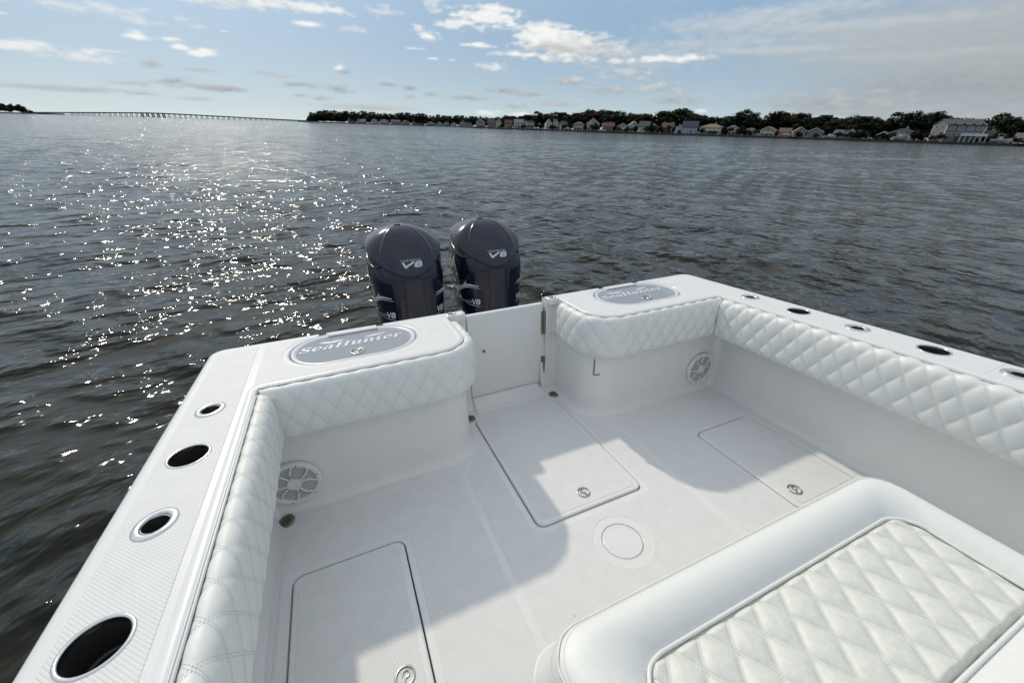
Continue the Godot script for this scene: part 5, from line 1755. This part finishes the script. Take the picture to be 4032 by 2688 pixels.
func crown_mesh(kind: int, seed_of: int) -> ArrayMesh:
	# a crown one unit tall in all (trunk foot at 0, top at 1): clumps of leaf sprays through the volume
	var r := RandomNumberGenerator.new()
	r.seed = seed_of
	var v := PackedVector3Array()
	var n := PackedVector3Array()
	var c := PackedColorArray()
	var lobes := []
	var count := 26 if kind != 2 else 18
	for i in count:
		var p: Vector3
		var size: float
		if kind == 0:      # pine: tall, flat-topped tiers of foliage on a bare lower stem
			var y := r.randf_range(0.42, 0.95)
			var reach := 0.20 * (1.0 - pow(absf(y - 0.68) / 0.36, 2.0)) + 0.05
			var a := r.randf() * TAU
			p = Vector3(cos(a) * reach * r.randf_range(0.3, 1.0), y, sin(a) * reach * r.randf_range(0.3, 1.0))
			size = r.randf_range(0.065, 0.11)
		elif kind == 1:    # broad oak
			var q := Vector3(r.randfn(), r.randfn(), r.randfn()).normalized() * pow(r.randf(), 0.4)
			p = Vector3(q.x * 0.30, 0.60 + q.y * 0.28, q.z * 0.30)
			size = r.randf_range(0.09, 0.14)
		else:              # bushy, foliage to the ground
			var q := Vector3(r.randfn(), r.randfn(), r.randfn()).normalized() * pow(r.randf(), 0.4)
			p = Vector3(q.x * 0.36, 0.48 + q.y * 0.40, q.z * 0.36)
			size = r.randf_range(0.12, 0.18)
		lobes.append([p, size])
	lobes.append([Vector3(0, 0.90 if kind == 0 else 0.84, 0), 0.10])
	for l in lobes:
		var tone := r.randf_range(0.75, 1.25)
		for k in 95:
			var d := Vector3(r.randfn(), r.randfn() * 0.8, r.randfn()).normalized()
			var p: Vector3 = l[0] + d * l[1] * pow(r.randf(), 0.45)
			p.y = clampf(p.y, 0.02, 1.0)
			var leaf: float = l[1] * r.randf_range(0.16, 0.32)
			var u := Vector3(r.randfn(), r.randfn(), r.randfn()).normalized()
			var w := u.cross(Vector3(r.randfn(), r.randfn(), r.randfn())).normalized()
			var nn := u.cross(w)
			if nn.dot(d) < 0.0:
				nn = -nn
			nn = (nn + d).normalized()
			var tint := Color(tone * r.randf_range(0.85, 1.15), tone * r.randf_range(0.9, 1.1), tone * r.randf_range(0.8, 1.1))
			v.append_array([p - u * leaf, p + w * leaf * 0.9, p + u * leaf])
			v.append_array([p - u * leaf, p + u * leaf, p - w * leaf * 0.6])
			for j in 6:
				n.append(nn)
				c.append(tint)
	var arr := []
	arr.resize(Mesh.ARRAY_MAX)
	arr[Mesh.ARRAY_VERTEX] = v
	arr[Mesh.ARRAY_NORMAL] = n
	arr[Mesh.ARRAY_COLOR] = c
	var m := ArrayMesh.new()
	m.add_surface_from_arrays(Mesh.PRIMITIVE_TRIANGLES, arr)
	return m


func trunk_mesh(kind: int, seed_of: int) -> ArrayMesh:
	var r := RandomNumberGenerator.new()
	r.seed = seed_of
	var g := Geo.new()
	var thick := 0.016 if kind == 0 else 0.024
	var rows := []
	for k in 7:
		var t := k / 6.0
		var ring := PackedVector3Array()
		for i in 7:
			var a := TAU * i / 7
			var rad := thick * (1.0 - 0.75 * t)
			ring.append(Vector3(cos(a) * rad + 0.02 * sin(t * 3.0 + seed_of), t * 0.85, sin(a) * rad))
		rows.append(ring)
	g.grid(rows, true)
	for k in 7:
		var y := r.randf_range(0.35, 0.75)
		var a := r.randf() * TAU
		var reach := r.randf_range(0.12, 0.24)
		g.tube([Vector3(0, y, 0), Vector3(cos(a) * reach * 0.5, y + 0.05, sin(a) * reach * 0.5), Vector3(cos(a) * reach, y + 0.12, sin(a) * reach)], thick * 0.32, 5)
	return g.mesh()


func build_shore() -> void:
	shore_materials()
	# land: low ground behind the water's edge
	var near := PackedVector2Array([Vector2(150, -530), Vector2(157.2, -511.5), Vector2(169.4, -450.7), Vector2(190.7, -373.6), Vector2(201.7, -309.6), Vector2(252.8, -260.4), Vector2(276.8, -219.3), Vector2(287.2, -175.3), Vector2(302.8, -150), Vector2(315, -132.4), Vector2(324.9, -115.8), Vector2(345, -100), Vector2(470, -40), Vector2(760, 60)])
	var far := PackedVector2Array([Vector2(-52, -1046), Vector2(-37.3, -1027.4), Vector2(187.9, -856.6), Vector2(277.6, -744), Vector2(420, -620)])
	land_along(near, 420.0, "timber sea wall edging the near shore with houses")
	land_along(far, 300.0, "dark bank wall edging the far headland")
	var west := PackedVector2Array([Vector2(-1500, -1985), Vector2(-938, -1760), Vector2(-760, -1690), Vector2(-745, -1700)])
	land_along(west, 260.0, "dark bank wall of the wooded point at the far left")
	# trees
	var kinds := [["pine_tree", 0, "leaf_pine", 51], ["pine_tree", 0, "leaf_dark", 52], ["oak_tree", 1, "leaf_oak", 53], ["oak_tree", 1, "leaf_dark", 54], ["oak_tree", 1, "leaf_rust", 55], ["bushy_tree", 2, "leaf_oak", 56], ["bushy_tree", 2, "leaf_dark", 57]]
	var crowns := []
	var trunks := []
	for k in kinds:
		crowns.append(crown_mesh(k[1], k[3]))
		trunks.append(trunk_mesh(k[1], k[3] + 100))
	var r := RandomNumberGenerator.new()
	r.seed = 61
	var nth := ["first", "second", "third", "fourth", "fifth", "sixth", "seventh", "eighth", "ninth", "tenth", "eleventh", "twelfth"]
	var looks := ["tall dark pine", "slim dark pine", "broad olive-green tree", "broad dark tree", "rusty olive tree", "bushy green tree", "bushy dark tree"]
	var protos := {}
	for s in TREES.size():
		for q in TREES[s]:
			var pick: int = q[3]
			var kind: Array = kinds[pick]
			var o: Node3D
			if protos.has(pick):
				o = protos[pick].duplicate()
				o.name = numbered(kind[0])
				add_child(o)
			else:
				o = Node3D.new()
				o.name = numbered(kind[0])
				add_child(o)
				obj("trunk", trunks[pick], M.bark, o)
				obj("crown", crowns[pick], M[kind[2]], o)
				protos[pick] = o
			o.position = Vector3(q[0], 0.9, q[1])
			o.rotation.y = r.randf() * TAU
			var wide: float = q[2] * r.randf_range(1.15, 1.6) * (1.12 if s == 0 else 1.0)
			o.scale = Vector3(wide, q[2] * r.randf_range(0.84, 1.12), wide)
			var place: String = "" if q[5] < 0 else ", %s from left" % nth[q[5]]
			o.set_meta("label", "%s %s the %s%s" % [looks[pick], "rising behind" if s == 0 else "low beside", BY[q[4]], place])
			o.set_meta("category", "tree")
			o.set_meta("group", ["tree line behind the shore houses", "trees between the shore houses"][s])
	# woods too far and dense to tell tree from tree
	var woods := WOODS.duplicate()
	var point := []
	for k in 34:
		var t := k / 33.0
		point.append([lerpf(-1010, -766, t) + r.randf_range(-6, 6), lerpf(-1800, -1698, t) - r.randf_range(2, 34), lerpf(25, 17, pow(t, 6.0)) * r.randf_range(0.8, 1.1) * (0.6 if k > 31 else 1.0)])
	woods.append(point)
	for s in woods.size():
		for part in [["leaf_dark", 1, [6]], ["leaf_oak", 0, [5]]]:
			var mm := MultiMesh.new()
			mm.transform_format = MultiMesh.TRANSFORM_3D
			mm.mesh = crowns[part[2][0]]
			var set_of := []
			for i in woods[s].size():
				if i % 2 == part[1]:
					set_of.append(woods[s][i])
			mm.instance_count = set_of.size()
			for i in set_of.size():
				var q: Array = set_of[i]
				var wide: float = q[2] * r.randf_range(1.2, 1.7)
				mm.set_instance_transform(i, Transform3D(Basis(Vector3.UP, r.randf() * TAU).scaled(Vector3(wide, q[2] * 1.1, wide)), Vector3(q[0], 0.8 if part[1] else 0.0, q[1])))
			var w := MultiMeshInstance3D.new()
			w.name = numbered("woodland")
			w.multimesh = mm
			w.material_override = M[part[0]]
			add_child(w)
			w.set_meta("kind", "stuff")
			w.set_meta("label", [["dense dark wood covering the far headland", "undergrowth at the foot of the far headland's wood"], ["dark thicket behind the shore houses", "green thicket behind the shore houses"], ["dark wood on the point at the far left edge", "green wood on the point at the far left edge"]][s][0 if part[1] else 1])
			w.set_meta("category", "wood")
	for h in HOUSES:
		build_house(h)
	build_moorings()


func land_along(line: PackedVector2Array, back: float, label: String) -> void:
	var g := Geo.new()
	var a := PackedVector3Array()
	var b := PackedVector3Array()
	var c := PackedVector3Array()
	for i in line.size():
		var p := line[i]
		var away := (p - Vector2(-1, 1)).normalized()
		a.append(Vector3(p.x, 0.95, p.y))
		b.append(Vector3(p.x + away.x * 40.0, 1.15, p.y + away.y * 40.0))
		c.append(Vector3(p.x + away.x * back, 1.6, p.y + away.y * back))
	g.grid([a, b, c])
	structure("shore_ground", g.mesh(), M.land)
	# sea wall: sheet panels between posts
	var wall := thing("sea_wall", label, "sea wall")
	var w := Geo.new()
	for i in line.size() - 1:
		var p := line[i]
		var q := line[i + 1]
		var away := (p - Vector2(-1, 1)).normalized() * 0.5
		w.quad(Vector3(p.x, 1.1, p.y), Vector3(q.x, 1.1, q.y), Vector3(q.x, -0.8, q.y), Vector3(p.x, -0.8, p.y))
		w.quad(Vector3(p.x, 1.1, p.y), Vector3(p.x + away.x, 1.1, p.y + away.y), Vector3(q.x + away.x, 1.1, q.y + away.y), Vector3(q.x, 1.1, q.y))
	obj("wall", w, M.timber, wall)
	if back > 400.0:
		var post := BoxMesh.new()
		post.size = Vector3(0.35, 2.2, 0.35)
		for i in line.size() - 2:
			var p := line[i]
			var q := line[i + 1]
			var m := int(p.distance_to(q) / 6.0)
			for k in m:
				var at := p.lerp(q, float(k) / m)
				var o := obj("post", post, M.timber, wall)
				o.position = Vector3(at.x - 0.2, 0.25, at.y + 0.2)


var unit: BoxMesh


func block(called: String, parent: Node, at: Vector3, size: Vector3, m: Material) -> MeshInstance3D:
	if unit == null:
		unit = BoxMesh.new()
	var o := obj(called, unit, m, parent)
	o.position = at
	o.scale = size
	return o


func gable_roof(w: float, d: float, y: float, rise: float, over_w: float, over_d: float, thick: float) -> Geo:
	# ridge along z
	var g := Geo.new()
	var hw := w * 0.5 + over_w
	var hd := d * 0.5 + over_d
	var drop := rise * over_w / (w * 0.5)
	for s in [-1.0, 1.0]:
		var a := Vector3(s * hw, y - drop, hd)
		var b := Vector3(0, y + rise, hd)
		var c := Vector3(0, y + rise, -hd)
		var e := Vector3(s * hw, y - drop, -hd)
		var t := Vector3(0, thick, 0)
		g.quad(a + t, b + t, c + t, e + t)
		g.quad(a, b, c, e)
		g.quad(a, a + t, b + t, b)
		g.quad(e, e + t, c + t, c)
		g.quad(a, a + t, e + t, e)
	return g


func window_at(parent: Node, at: Vector3, w: float, h: float, panes := 1) -> void:
	var f := block("window", parent, at, Vector3(w, h, 0.12), M.trim)
	for k in panes:
		var pw := (1.0 - 0.14) / panes
		block("pane", f, Vector3((k - (panes - 1) * 0.5) * pw, 0.0, 0.42), Vector3(pw - 0.06, 0.84, 0.4), M.window_glass)


func build_house(h: Array) -> void:
	var w: float = h[2] * 0.88
	var ht: float = h[3] * 0.95
	var shape: String = h[5]
	var o := thing("house", h[11], "house", "houses along the water")
	var shift := sin(h[0] * 12.9 + h[1] * 4.1)          # set back from the water by differing amounts
	var back := Vector2(h[0] + 0.9, h[1] - 1.3).normalized() * (5.0 * shift + 3.0)
	o.position = Vector3(h[0] + back.x, 1.0, h[1] + back.y)
	o.rotation.y = h[4] + 0.22 * sin(h[0] * 3.7)
	var wall: Material = M["wall_" + h[6]]
	var roof: Material = M.boat_white if h[7] == "white" else M["roof_" + h[7]]
	var storeys: int = h[8]
	var d := clampf(w * 0.8, 7.0, 13.0)
	var far: bool = absf(h[1]) > 700.0
	if shape == "big":
		build_big_house(o, w, ht, d, wall, roof)
		return
	var eave: float
	match shape:
		"flat":
			eave = ht - 0.4
		"hip":
			eave = ht * 0.68
		_:
			eave = ht * (0.62 if shape != "gs" else 0.58)
	var rise := ht - eave
	var body := Geo.new()
	var hw := w * 0.5
	var hd := d * 0.5
	body.box(Vector3(0, eave * 0.5, 0), Vector3(w, eave, d))
	match shape:
		"gf":
			for s in [-1.0, 1.0]:
				body.tri(Vector3(-hw, eave, s * hd), Vector3(hw, eave, s * hd), Vector3(0, ht, s * hd))
			obj("roof", gable_roof(w, d, eave, rise, 0.45, 0.6, 0.22), roof, o)
			for s in [-1.0, 1.0]:
				var tr := Geo.new()
				tr.tube([Vector3(s * (hw + 0.4), eave - 0.25, hd + 0.62), Vector3(0, ht + 0.08, hd + 0.62)], 0.14, 4)
				obj("barge_board", tr, M.trim, o)
		"gf2":
			var ww := w * 0.42
			for s in [-1.0, 1.0]:
				var cx: float = s * w * 0.26
				body.tri(Vector3(cx - ww * 0.5, eave, hd + 0.01), Vector3(cx + ww * 0.5, eave, hd + 0.01), Vector3(cx, ht, hd + 0.01))
				var rf := obj("roof", gable_roof(ww, d, eave, rise, 0.35, 0.5, 0.2), roof, o)
				rf.position.x = cx
			var mid := Geo.new()
			mid.box(Vector3(0, eave + 0.3, -0.5), Vector3(w * 0.9, 0.6, d * 0.8))
			obj("roof", mid, roof, o)
		"gs":
			for s in [-1.0, 1.0]:
				body.tri(Vector3(s * hw, eave, -hd), Vector3(s * hw, eave, hd), Vector3(s * hw, ht, 0))
			var rf := obj("roof", gable_roof(d, w, eave, rise, 0.5, 0.35, 0.22), roof, o)
			rf.rotation.y = PI / 2
		"hip":
			var g := Geo.new()
			var a := hw + 0.5
			var b := hd + 0.5
			var rd := maxf(0.4, hw - hd * 0.9)
			var y := eave - 0.1
			g.quad(Vector3(-a, y, b), Vector3(a, y, b), Vector3(rd, ht, 0), Vector3(-rd, ht, 0))
			g.quad(Vector3(a, y, -b), Vector3(-a, y, -b), Vector3(-rd, ht, 0), Vector3(rd, ht, 0))
			g.tri(Vector3(a, y, b), Vector3(a, y, -b), Vector3(rd, ht, 0))
			g.tri(Vector3(-a, y, -b), Vector3(-a, y, b), Vector3(-rd, ht, 0))
			g.quad(Vector3(-a, y, b), Vector3(-a, y, -b), Vector3(a, y, -b), Vector3(a, y, b))
			obj("roof", g, roof, o)
		"flat":
			block("roof", o, Vector3(0, ht - 0.2, 0), Vector3(w + 0.5, 0.4, d + 0.5), roof)
	obj("wall", body, wall, o)
	# windows by storey
	var per := eave / storeys
	var cols := clampi(int(w / 2.6), 2, 7)
	if far:
		cols = mini(cols, 3)
	for s in storeys:
		for c in cols:
			var x := (c + 0.5) / cols * w - hw
			if s == 0 and c == cols / 2 and not far:
				block("door", o, Vector3(x, 1.05, hd + 0.05), Vector3(1.1, 2.1, 0.1), M.window_glass)
				continue
			var big := 1.5 if h[11].contains("large windows") or h[11].contains("sunroom") else 1.0
			window_at(o, Vector3(x, per * s + per * 0.52, hd + 0.06), minf(1.25 * big, w / cols * 0.78), per * 0.5 * big, 2 if big > 1.0 else 1)
	if shape == "gf" and ht - eave > 2.0:
		window_at(o, Vector3(0, eave + rise * 0.30, hd + 0.06), w * 0.18, rise * 0.36)
	if h[9]:
		for s in range(1, storeys):
			var y := per * s
			block("balcony", o, Vector3(0, y, hd + 0.9), Vector3(w * 0.92, 0.22, 1.8), M.trim)
			block("railing", o, Vector3(0, y + 0.95, hd + 1.75), Vector3(w * 0.92, 0.12, 0.08), M.trim)
			block("railing", o, Vector3(0, y + 0.50, hd + 1.75), Vector3(w * 0.92, 0.30, 0.05), M.trim)
			for k in 4:
				block("post", o, Vector3((k / 3.0 - 0.5) * w * 0.88, y * 0.5, hd + 1.7), Vector3(0.18, y, 0.18), M.trim)
	for k in h[10]:
		block("chimney", o, Vector3((-0.30 + 0.6 * k) * w if h[10] > 1 else 0.12 * w, ht - 0.1, -0.6), Vector3(0.9, 1.8, 0.9), M.chimney)
	if h[6] == "lightblue":
		var wing := Geo.new()
		wing.box(Vector3(-hw - 2.4, 2.5, 0.5), Vector3(4.8, 5.0, d * 0.7))
		obj("wing", wing, wall, o)
		var rf := obj("roof", gable_roof(4.8, d * 0.7, 5.0, 1.9, 0.3, 0.3, 0.2), roof, o)
		rf.position = Vector3(-hw - 2.4, 0, 0.5)
	if h[7] == "orange":
		block("shed", o, Vector3(0.5, 1.1, hd + 2.5), Vector3(3.0, 2.2, 2.6), M.trim)


func build_big_house(o: Node3D, w: float, ht: float, d: float, wall: Material, roof: Material) -> void:
	# grey shingle, three storeys, white corner boards, dormers in a long roof, a white deck on posts
	w *= 1.0
	var eave := ht * 0.76
	var body := Geo.new()
	body.box(Vector3(0, eave * 0.5, 0), Vector3(w, eave, d))
	for s in [-1.0, 1.0]:
		body.tri(Vector3(s * w * 0.5, eave, -d * 0.5), Vector3(s * w * 0.5, eave, d * 0.5), Vector3(s * w * 0.5, ht, 0))
	obj("wall", body, wall, o)
	var rf := obj("roof", gable_roof(d, w, eave, ht - eave, 0.5, 0.4, 0.3), roof, o)
	rf.rotation.y = PI / 2
	var hd := d * 0.5
	for x in [-w * 0.5, w * 0.5]:
		block("corner_board", o, Vector3(x, eave * 0.5, hd + 0.04), Vector3(0.5, eave, 0.14), M.trim)
	block("fascia", o, Vector3(0, eave - 0.1, hd + 0.1), Vector3(w, 0.25, 0.14), M.trim)
	# end wall facing left, boarded with white trim
	for z in [-hd + 0.3, hd - 0.3]:
		block("corner_board", o, Vector3(-w * 0.5 - 0.05, eave * 0.5, z), Vector3(0.14, eave, 0.5), M.trim)
	for s in 3:
		for z in [-hd * 0.45, hd * 0.45]:
			var f := block("window", o, Vector3(-w * 0.5 - 0.06, 1.7 + s * eave / 3.0, z), Vector3(0.12, 1.7, 1.3), M.trim)
			block("pane", f, Vector3(-0.42, 0, 0), Vector3(0.4, 0.84, 0.8), M.window_glass)
	for k in 4:
		var x := (-0.36 + 0.24 * k) * w
		# upper bays with small gables
		window_at(o, Vector3(x, eave - 1.5, hd + 0.06), 2.4, 1.9, 3)
		window_at(o, Vector3(x, eave * 0.44, hd + 0.06), 2.1, 1.7, 2)
		var g := gable_roof(3.0, 2.0, eave - 0.2, 1.1, 0.25, 0.2, 0.15)
		var dr := obj("dormer_roof", g, roof, o)
		dr.position = Vector3(x, 0, hd - 0.6)
		var face := Geo.new()
		face.tri(Vector3(x - 1.5, eave - 0.2, hd + 0.30), Vector3(x + 1.5, eave - 0.2, hd + 0.30), Vector3(x, eave + 0.9, hd + 0.30))
		obj("dormer", face, wall, o)
	var dk := 3.3
	block("deck", o, Vector3(w * 0.18, dk, hd + 2.0), Vector3(w * 0.68, 0.3, 4.0), M.trim)
	block("railing", o, Vector3(w * 0.18, dk + 0.65, hd + 3.95), Vector3(w * 0.68, 1.0, 0.08), M.trim)
	for k in 6:
		block("post", o, Vector3(w * (-0.15 + 0.132 * k), dk * 0.5, hd + 3.8), Vector3(0.3, dk, 0.3), M.trim)
	var st := Geo.new()
	for k in 12:
		st.box(Vector3(w * 0.24 + k * 0.30, dk - 0.2 - k * 0.27, hd + 4.5), Vector3(0.34, 0.10, 1.1))
	st.box(Vector3(w * 0.24 + 1.7, dk * 0.5 + 0.3, hd + 5.1), Vector3(0.12, 0.5, 0.08), 0.0)
	obj("stairs", st, M.trim, o)
	var und := block("ground_floor", o, Vector3(w * 0.18, 1.4, hd + 0.05), Vector3(w * 0.66, 2.6, 0.1), M.window_glass)
	und.set_meta("label", "shaded glazed ground floor under the deck")


func small_boat(label: String, at: Vector3, turn: float, size: float, kind: int) -> void:
	var o := thing("moored_boat", label, "boat", "boats moored along the shore")
	o.position = at
	o.rotation.y = turn
	o.scale = Vector3.ONE * size
	var g := Geo.new()
	var rows := []
	for k in 9:
		var t := k / 8.0
		var half := 1.15 * (1.0 - pow(t, 2.6)) + 0.02
		var up := 0.95 + 0.35 * t * t
		var z := -3.2 + 6.6 * t
		rows.append(PackedVector3Array([Vector3(-half, up, z), Vector3(-half * 0.85, 0.1, z), Vector3(0, -0.35 + 0.5 * t * t, z), Vector3(half * 0.85, 0.1, z), Vector3(half, up, z)]))
	g.grid(rows)
	g.quad(Vector3(-1.15, 0.95, -3.2), Vector3(1.15, 0.95, -3.2), Vector3(0.95, -0.2, -3.2), Vector3(-0.95, -0.2, -3.2))
	g.quad(Vector3(-1.1, 0.8, -3.1), Vector3(1.1, 0.8, -3.1), Vector3(0.9, 0.9, 1.8), Vector3(-0.9, 0.9, 1.8))
	obj("hull", g, M.boat_white, o)
	if kind == 0:
		block("console", o, Vector3(0, 1.35, -0.3), Vector3(0.9, 1.0, 0.9), M.boat_white)
		block("top", o, Vector3(0, 2.75, -0.4), Vector3(1.9, 0.10, 2.2), M.boat_white)
		for x in [-0.8, 0.8]:
			for z in [-1.2, 0.4]:
				block("top_post", o, Vector3(x, 1.8, z), Vector3(0.07, 1.9, 0.07), M.trim)
	else:
		block("cabin", o, Vector3(0, 1.35, 0.6), Vector3(1.5, 0.9, 2.2), M.boat_white)
		block("windscreen", o, Vector3(0, 1.95, 0.1), Vector3(1.4, 0.45, 1.0), M.window_glass)
	block("engine", o, Vector3(0, 0.9, -3.5), Vector3(0.5, 1.1, 0.5), M.black)


func build_moorings() -> void:
	small_boat("white boat on a lift before the two-gabled white house", Vector3(198, 1.5, -352), 1.2, 1.0, 1)
	small_boat("white boat moored before the low reddish-brown house", Vector3(208, 0.9, -312), 1.0, 1.1, 0)
	small_boat("small white boat beside the dock posts below the grey wide-gabled house", Vector3(283, 1.6, -206), 0.6, 1.0, 1)
	small_boat("white boat lying before the glazed sunroom", Vector3(290, 1.5, -182), 0.9, 1.0, 1)
	small_boat("white boat with a hard top beside the low dark hip-roofed house", Vector3(306, 1.7, -152), 0.9, 1.3, 0)
	small_boat("white boat raised on a lift right of the big grey house", Vector3(331, 1.9, -119), 0.5, 1.25, 0)
	small_boat("white boat afloat at the right edge below the end of the sea wall", Vector3(340, 0.1, -104), 0.4, 1.2, 1)
	# docks: planked walks on piles
	var spots := [["short plank dock on piles before the grey wide-gabled house", 285.0, -202.0, 8.0], ["plank dock with a pale canopy before the low dark hip-roofed house", 309.0, -153.0, 7.0], ["plank dock at the right edge beside the floating white boat", 333.0, -111.0, 9.0]]
	for i in 3:
		var s: Array = spots[i]
		var o := thing("dock", s[0], "dock", "docks along the near shore")
		var to: Vector2 = (Vector2(-1, 1) - Vector2(s[1], s[2])).normalized()
		o.position = Vector3(s[1], 0, s[2])
		o.rotation.y = atan2(to.x, to.y)
		block("walk", o, Vector3(0, 1.05, s[3] * 0.5), Vector3(3.0, 0.15, s[3]), M.timber)
		for k in 8:
			block("pile", o, Vector3(-1.5 if k % 2 else 1.5, 0.6, 0.6 + (k / 2) * (s[3] - 1.0) / 3.0), Vector3(0.28, 3.6, 0.28), M.timber)
		if i == 1:
			block("canopy", o, Vector3(0, 3.3, s[3] * 0.4), Vector3(5.6, 0.22, 3.2), M.trim)
			for x in [-2.5, 2.5]:
				block("canopy_post", o, Vector3(x, 1.9, s[3] * 0.4), Vector3(0.16, 2.8, 0.16), M.trim)


func build_bridge() -> void:
	var b := thing("bridge", "long low grey road bridge on many piers along the horizon", "bridge")
	# the roadway's line: x, z, height
	var way := [Vector3(-905, 4.0, -1995), Vector3(-718, 8.6, -1913), Vector3(-564, 12.2, -1847), Vector3(-483, 12.8, -1812), Vector3(-315, 9.2, -1740), Vector3(-130, 5.0, -1660), Vector3(-20, 3.2, -1612)]
	var c := Curve3D.new()
	for i in way.size():
		var t: Vector3 = (way[mini(i + 1, way.size() - 1)] - way[maxi(i - 1, 0)]) / 6.0
		c.add_point(way[i], -t, t)
	c.bake_interval = 4.0
	var total := c.get_baked_length()
	var deck := Geo.new()
	var rail := Geo.new()
	var prev := Vector3.ZERO
	var n := 90
	for i in n + 1:
		var p := c.sample_baked(total * i / n)
		if i > 0:
			var mid := (p + prev) * 0.5
			var bs := Basis.looking_at((p - prev).normalized(), Vector3.UP)
			deck.box(mid - Vector3(0, 1.1, 0), Vector3(11.0, 2.5, p.distance_to(prev) + 0.1), 0.0, bs)
			rail.box(mid + bs.x * 5.3 + Vector3(0, 0.45, 0), Vector3(0.3, 0.8, p.distance_to(prev)), 0.0, bs)
			rail.box(mid - bs.x * 5.3 + Vector3(0, 0.45, 0), Vector3(0.3, 0.8, p.distance_to(prev)), 0.0, bs)
		prev = p
	obj("roadway", deck, M.concrete, b)
	obj("parapet", rail, M.concrete, b)
	var piers := 46
	for i in piers:
		var t := (i + 0.5) / piers
		var p := c.sample_baked(total * (0.16 + 0.84 * t))
		var ahead := c.sample_baked(minf(total * (0.16 + 0.84 * t) + 2.0, total))
		var g := Node3D.new()
		g.name = "pier"
		b.add_child(g, true)
		var dir := (ahead - p)
		g.position = Vector3(p.x, 0, p.z)
		g.rotation.y = atan2(dir.x, dir.z)
		var high := p.y - 2.0
		var thick := 3.4 if i > 12 and i < 18 else 1.3
		for s in [-1.0, 1.0]:
			block("column", g, Vector3(s * 3.6, high * 0.5 - 0.5, 0), Vector3(1.5, high + 1.0, thick), M.concrete)
		block("cap_beam", g, Vector3(0, high - 0.5, 0), Vector3(10.0, 1.2, thick + 0.4), M.concrete)
	# causeway at the bridge's left end
	var cw := Geo.new()
	cw.quad(Vector3(-1000, 2.6, -2036), Vector3(-780, 3.4, -1940), Vector3(-780, -0.5, -1936), Vector3(-1000, -0.5, -2032))
	cw.quad(Vector3(-1000, 2.6, -2036), Vector3(-1000, 2.6, -2056), Vector3(-780, 3.4, -1960), Vector3(-780, 3.4, -1940))
	structure("causeway_ground", cw.mesh(), M.land)
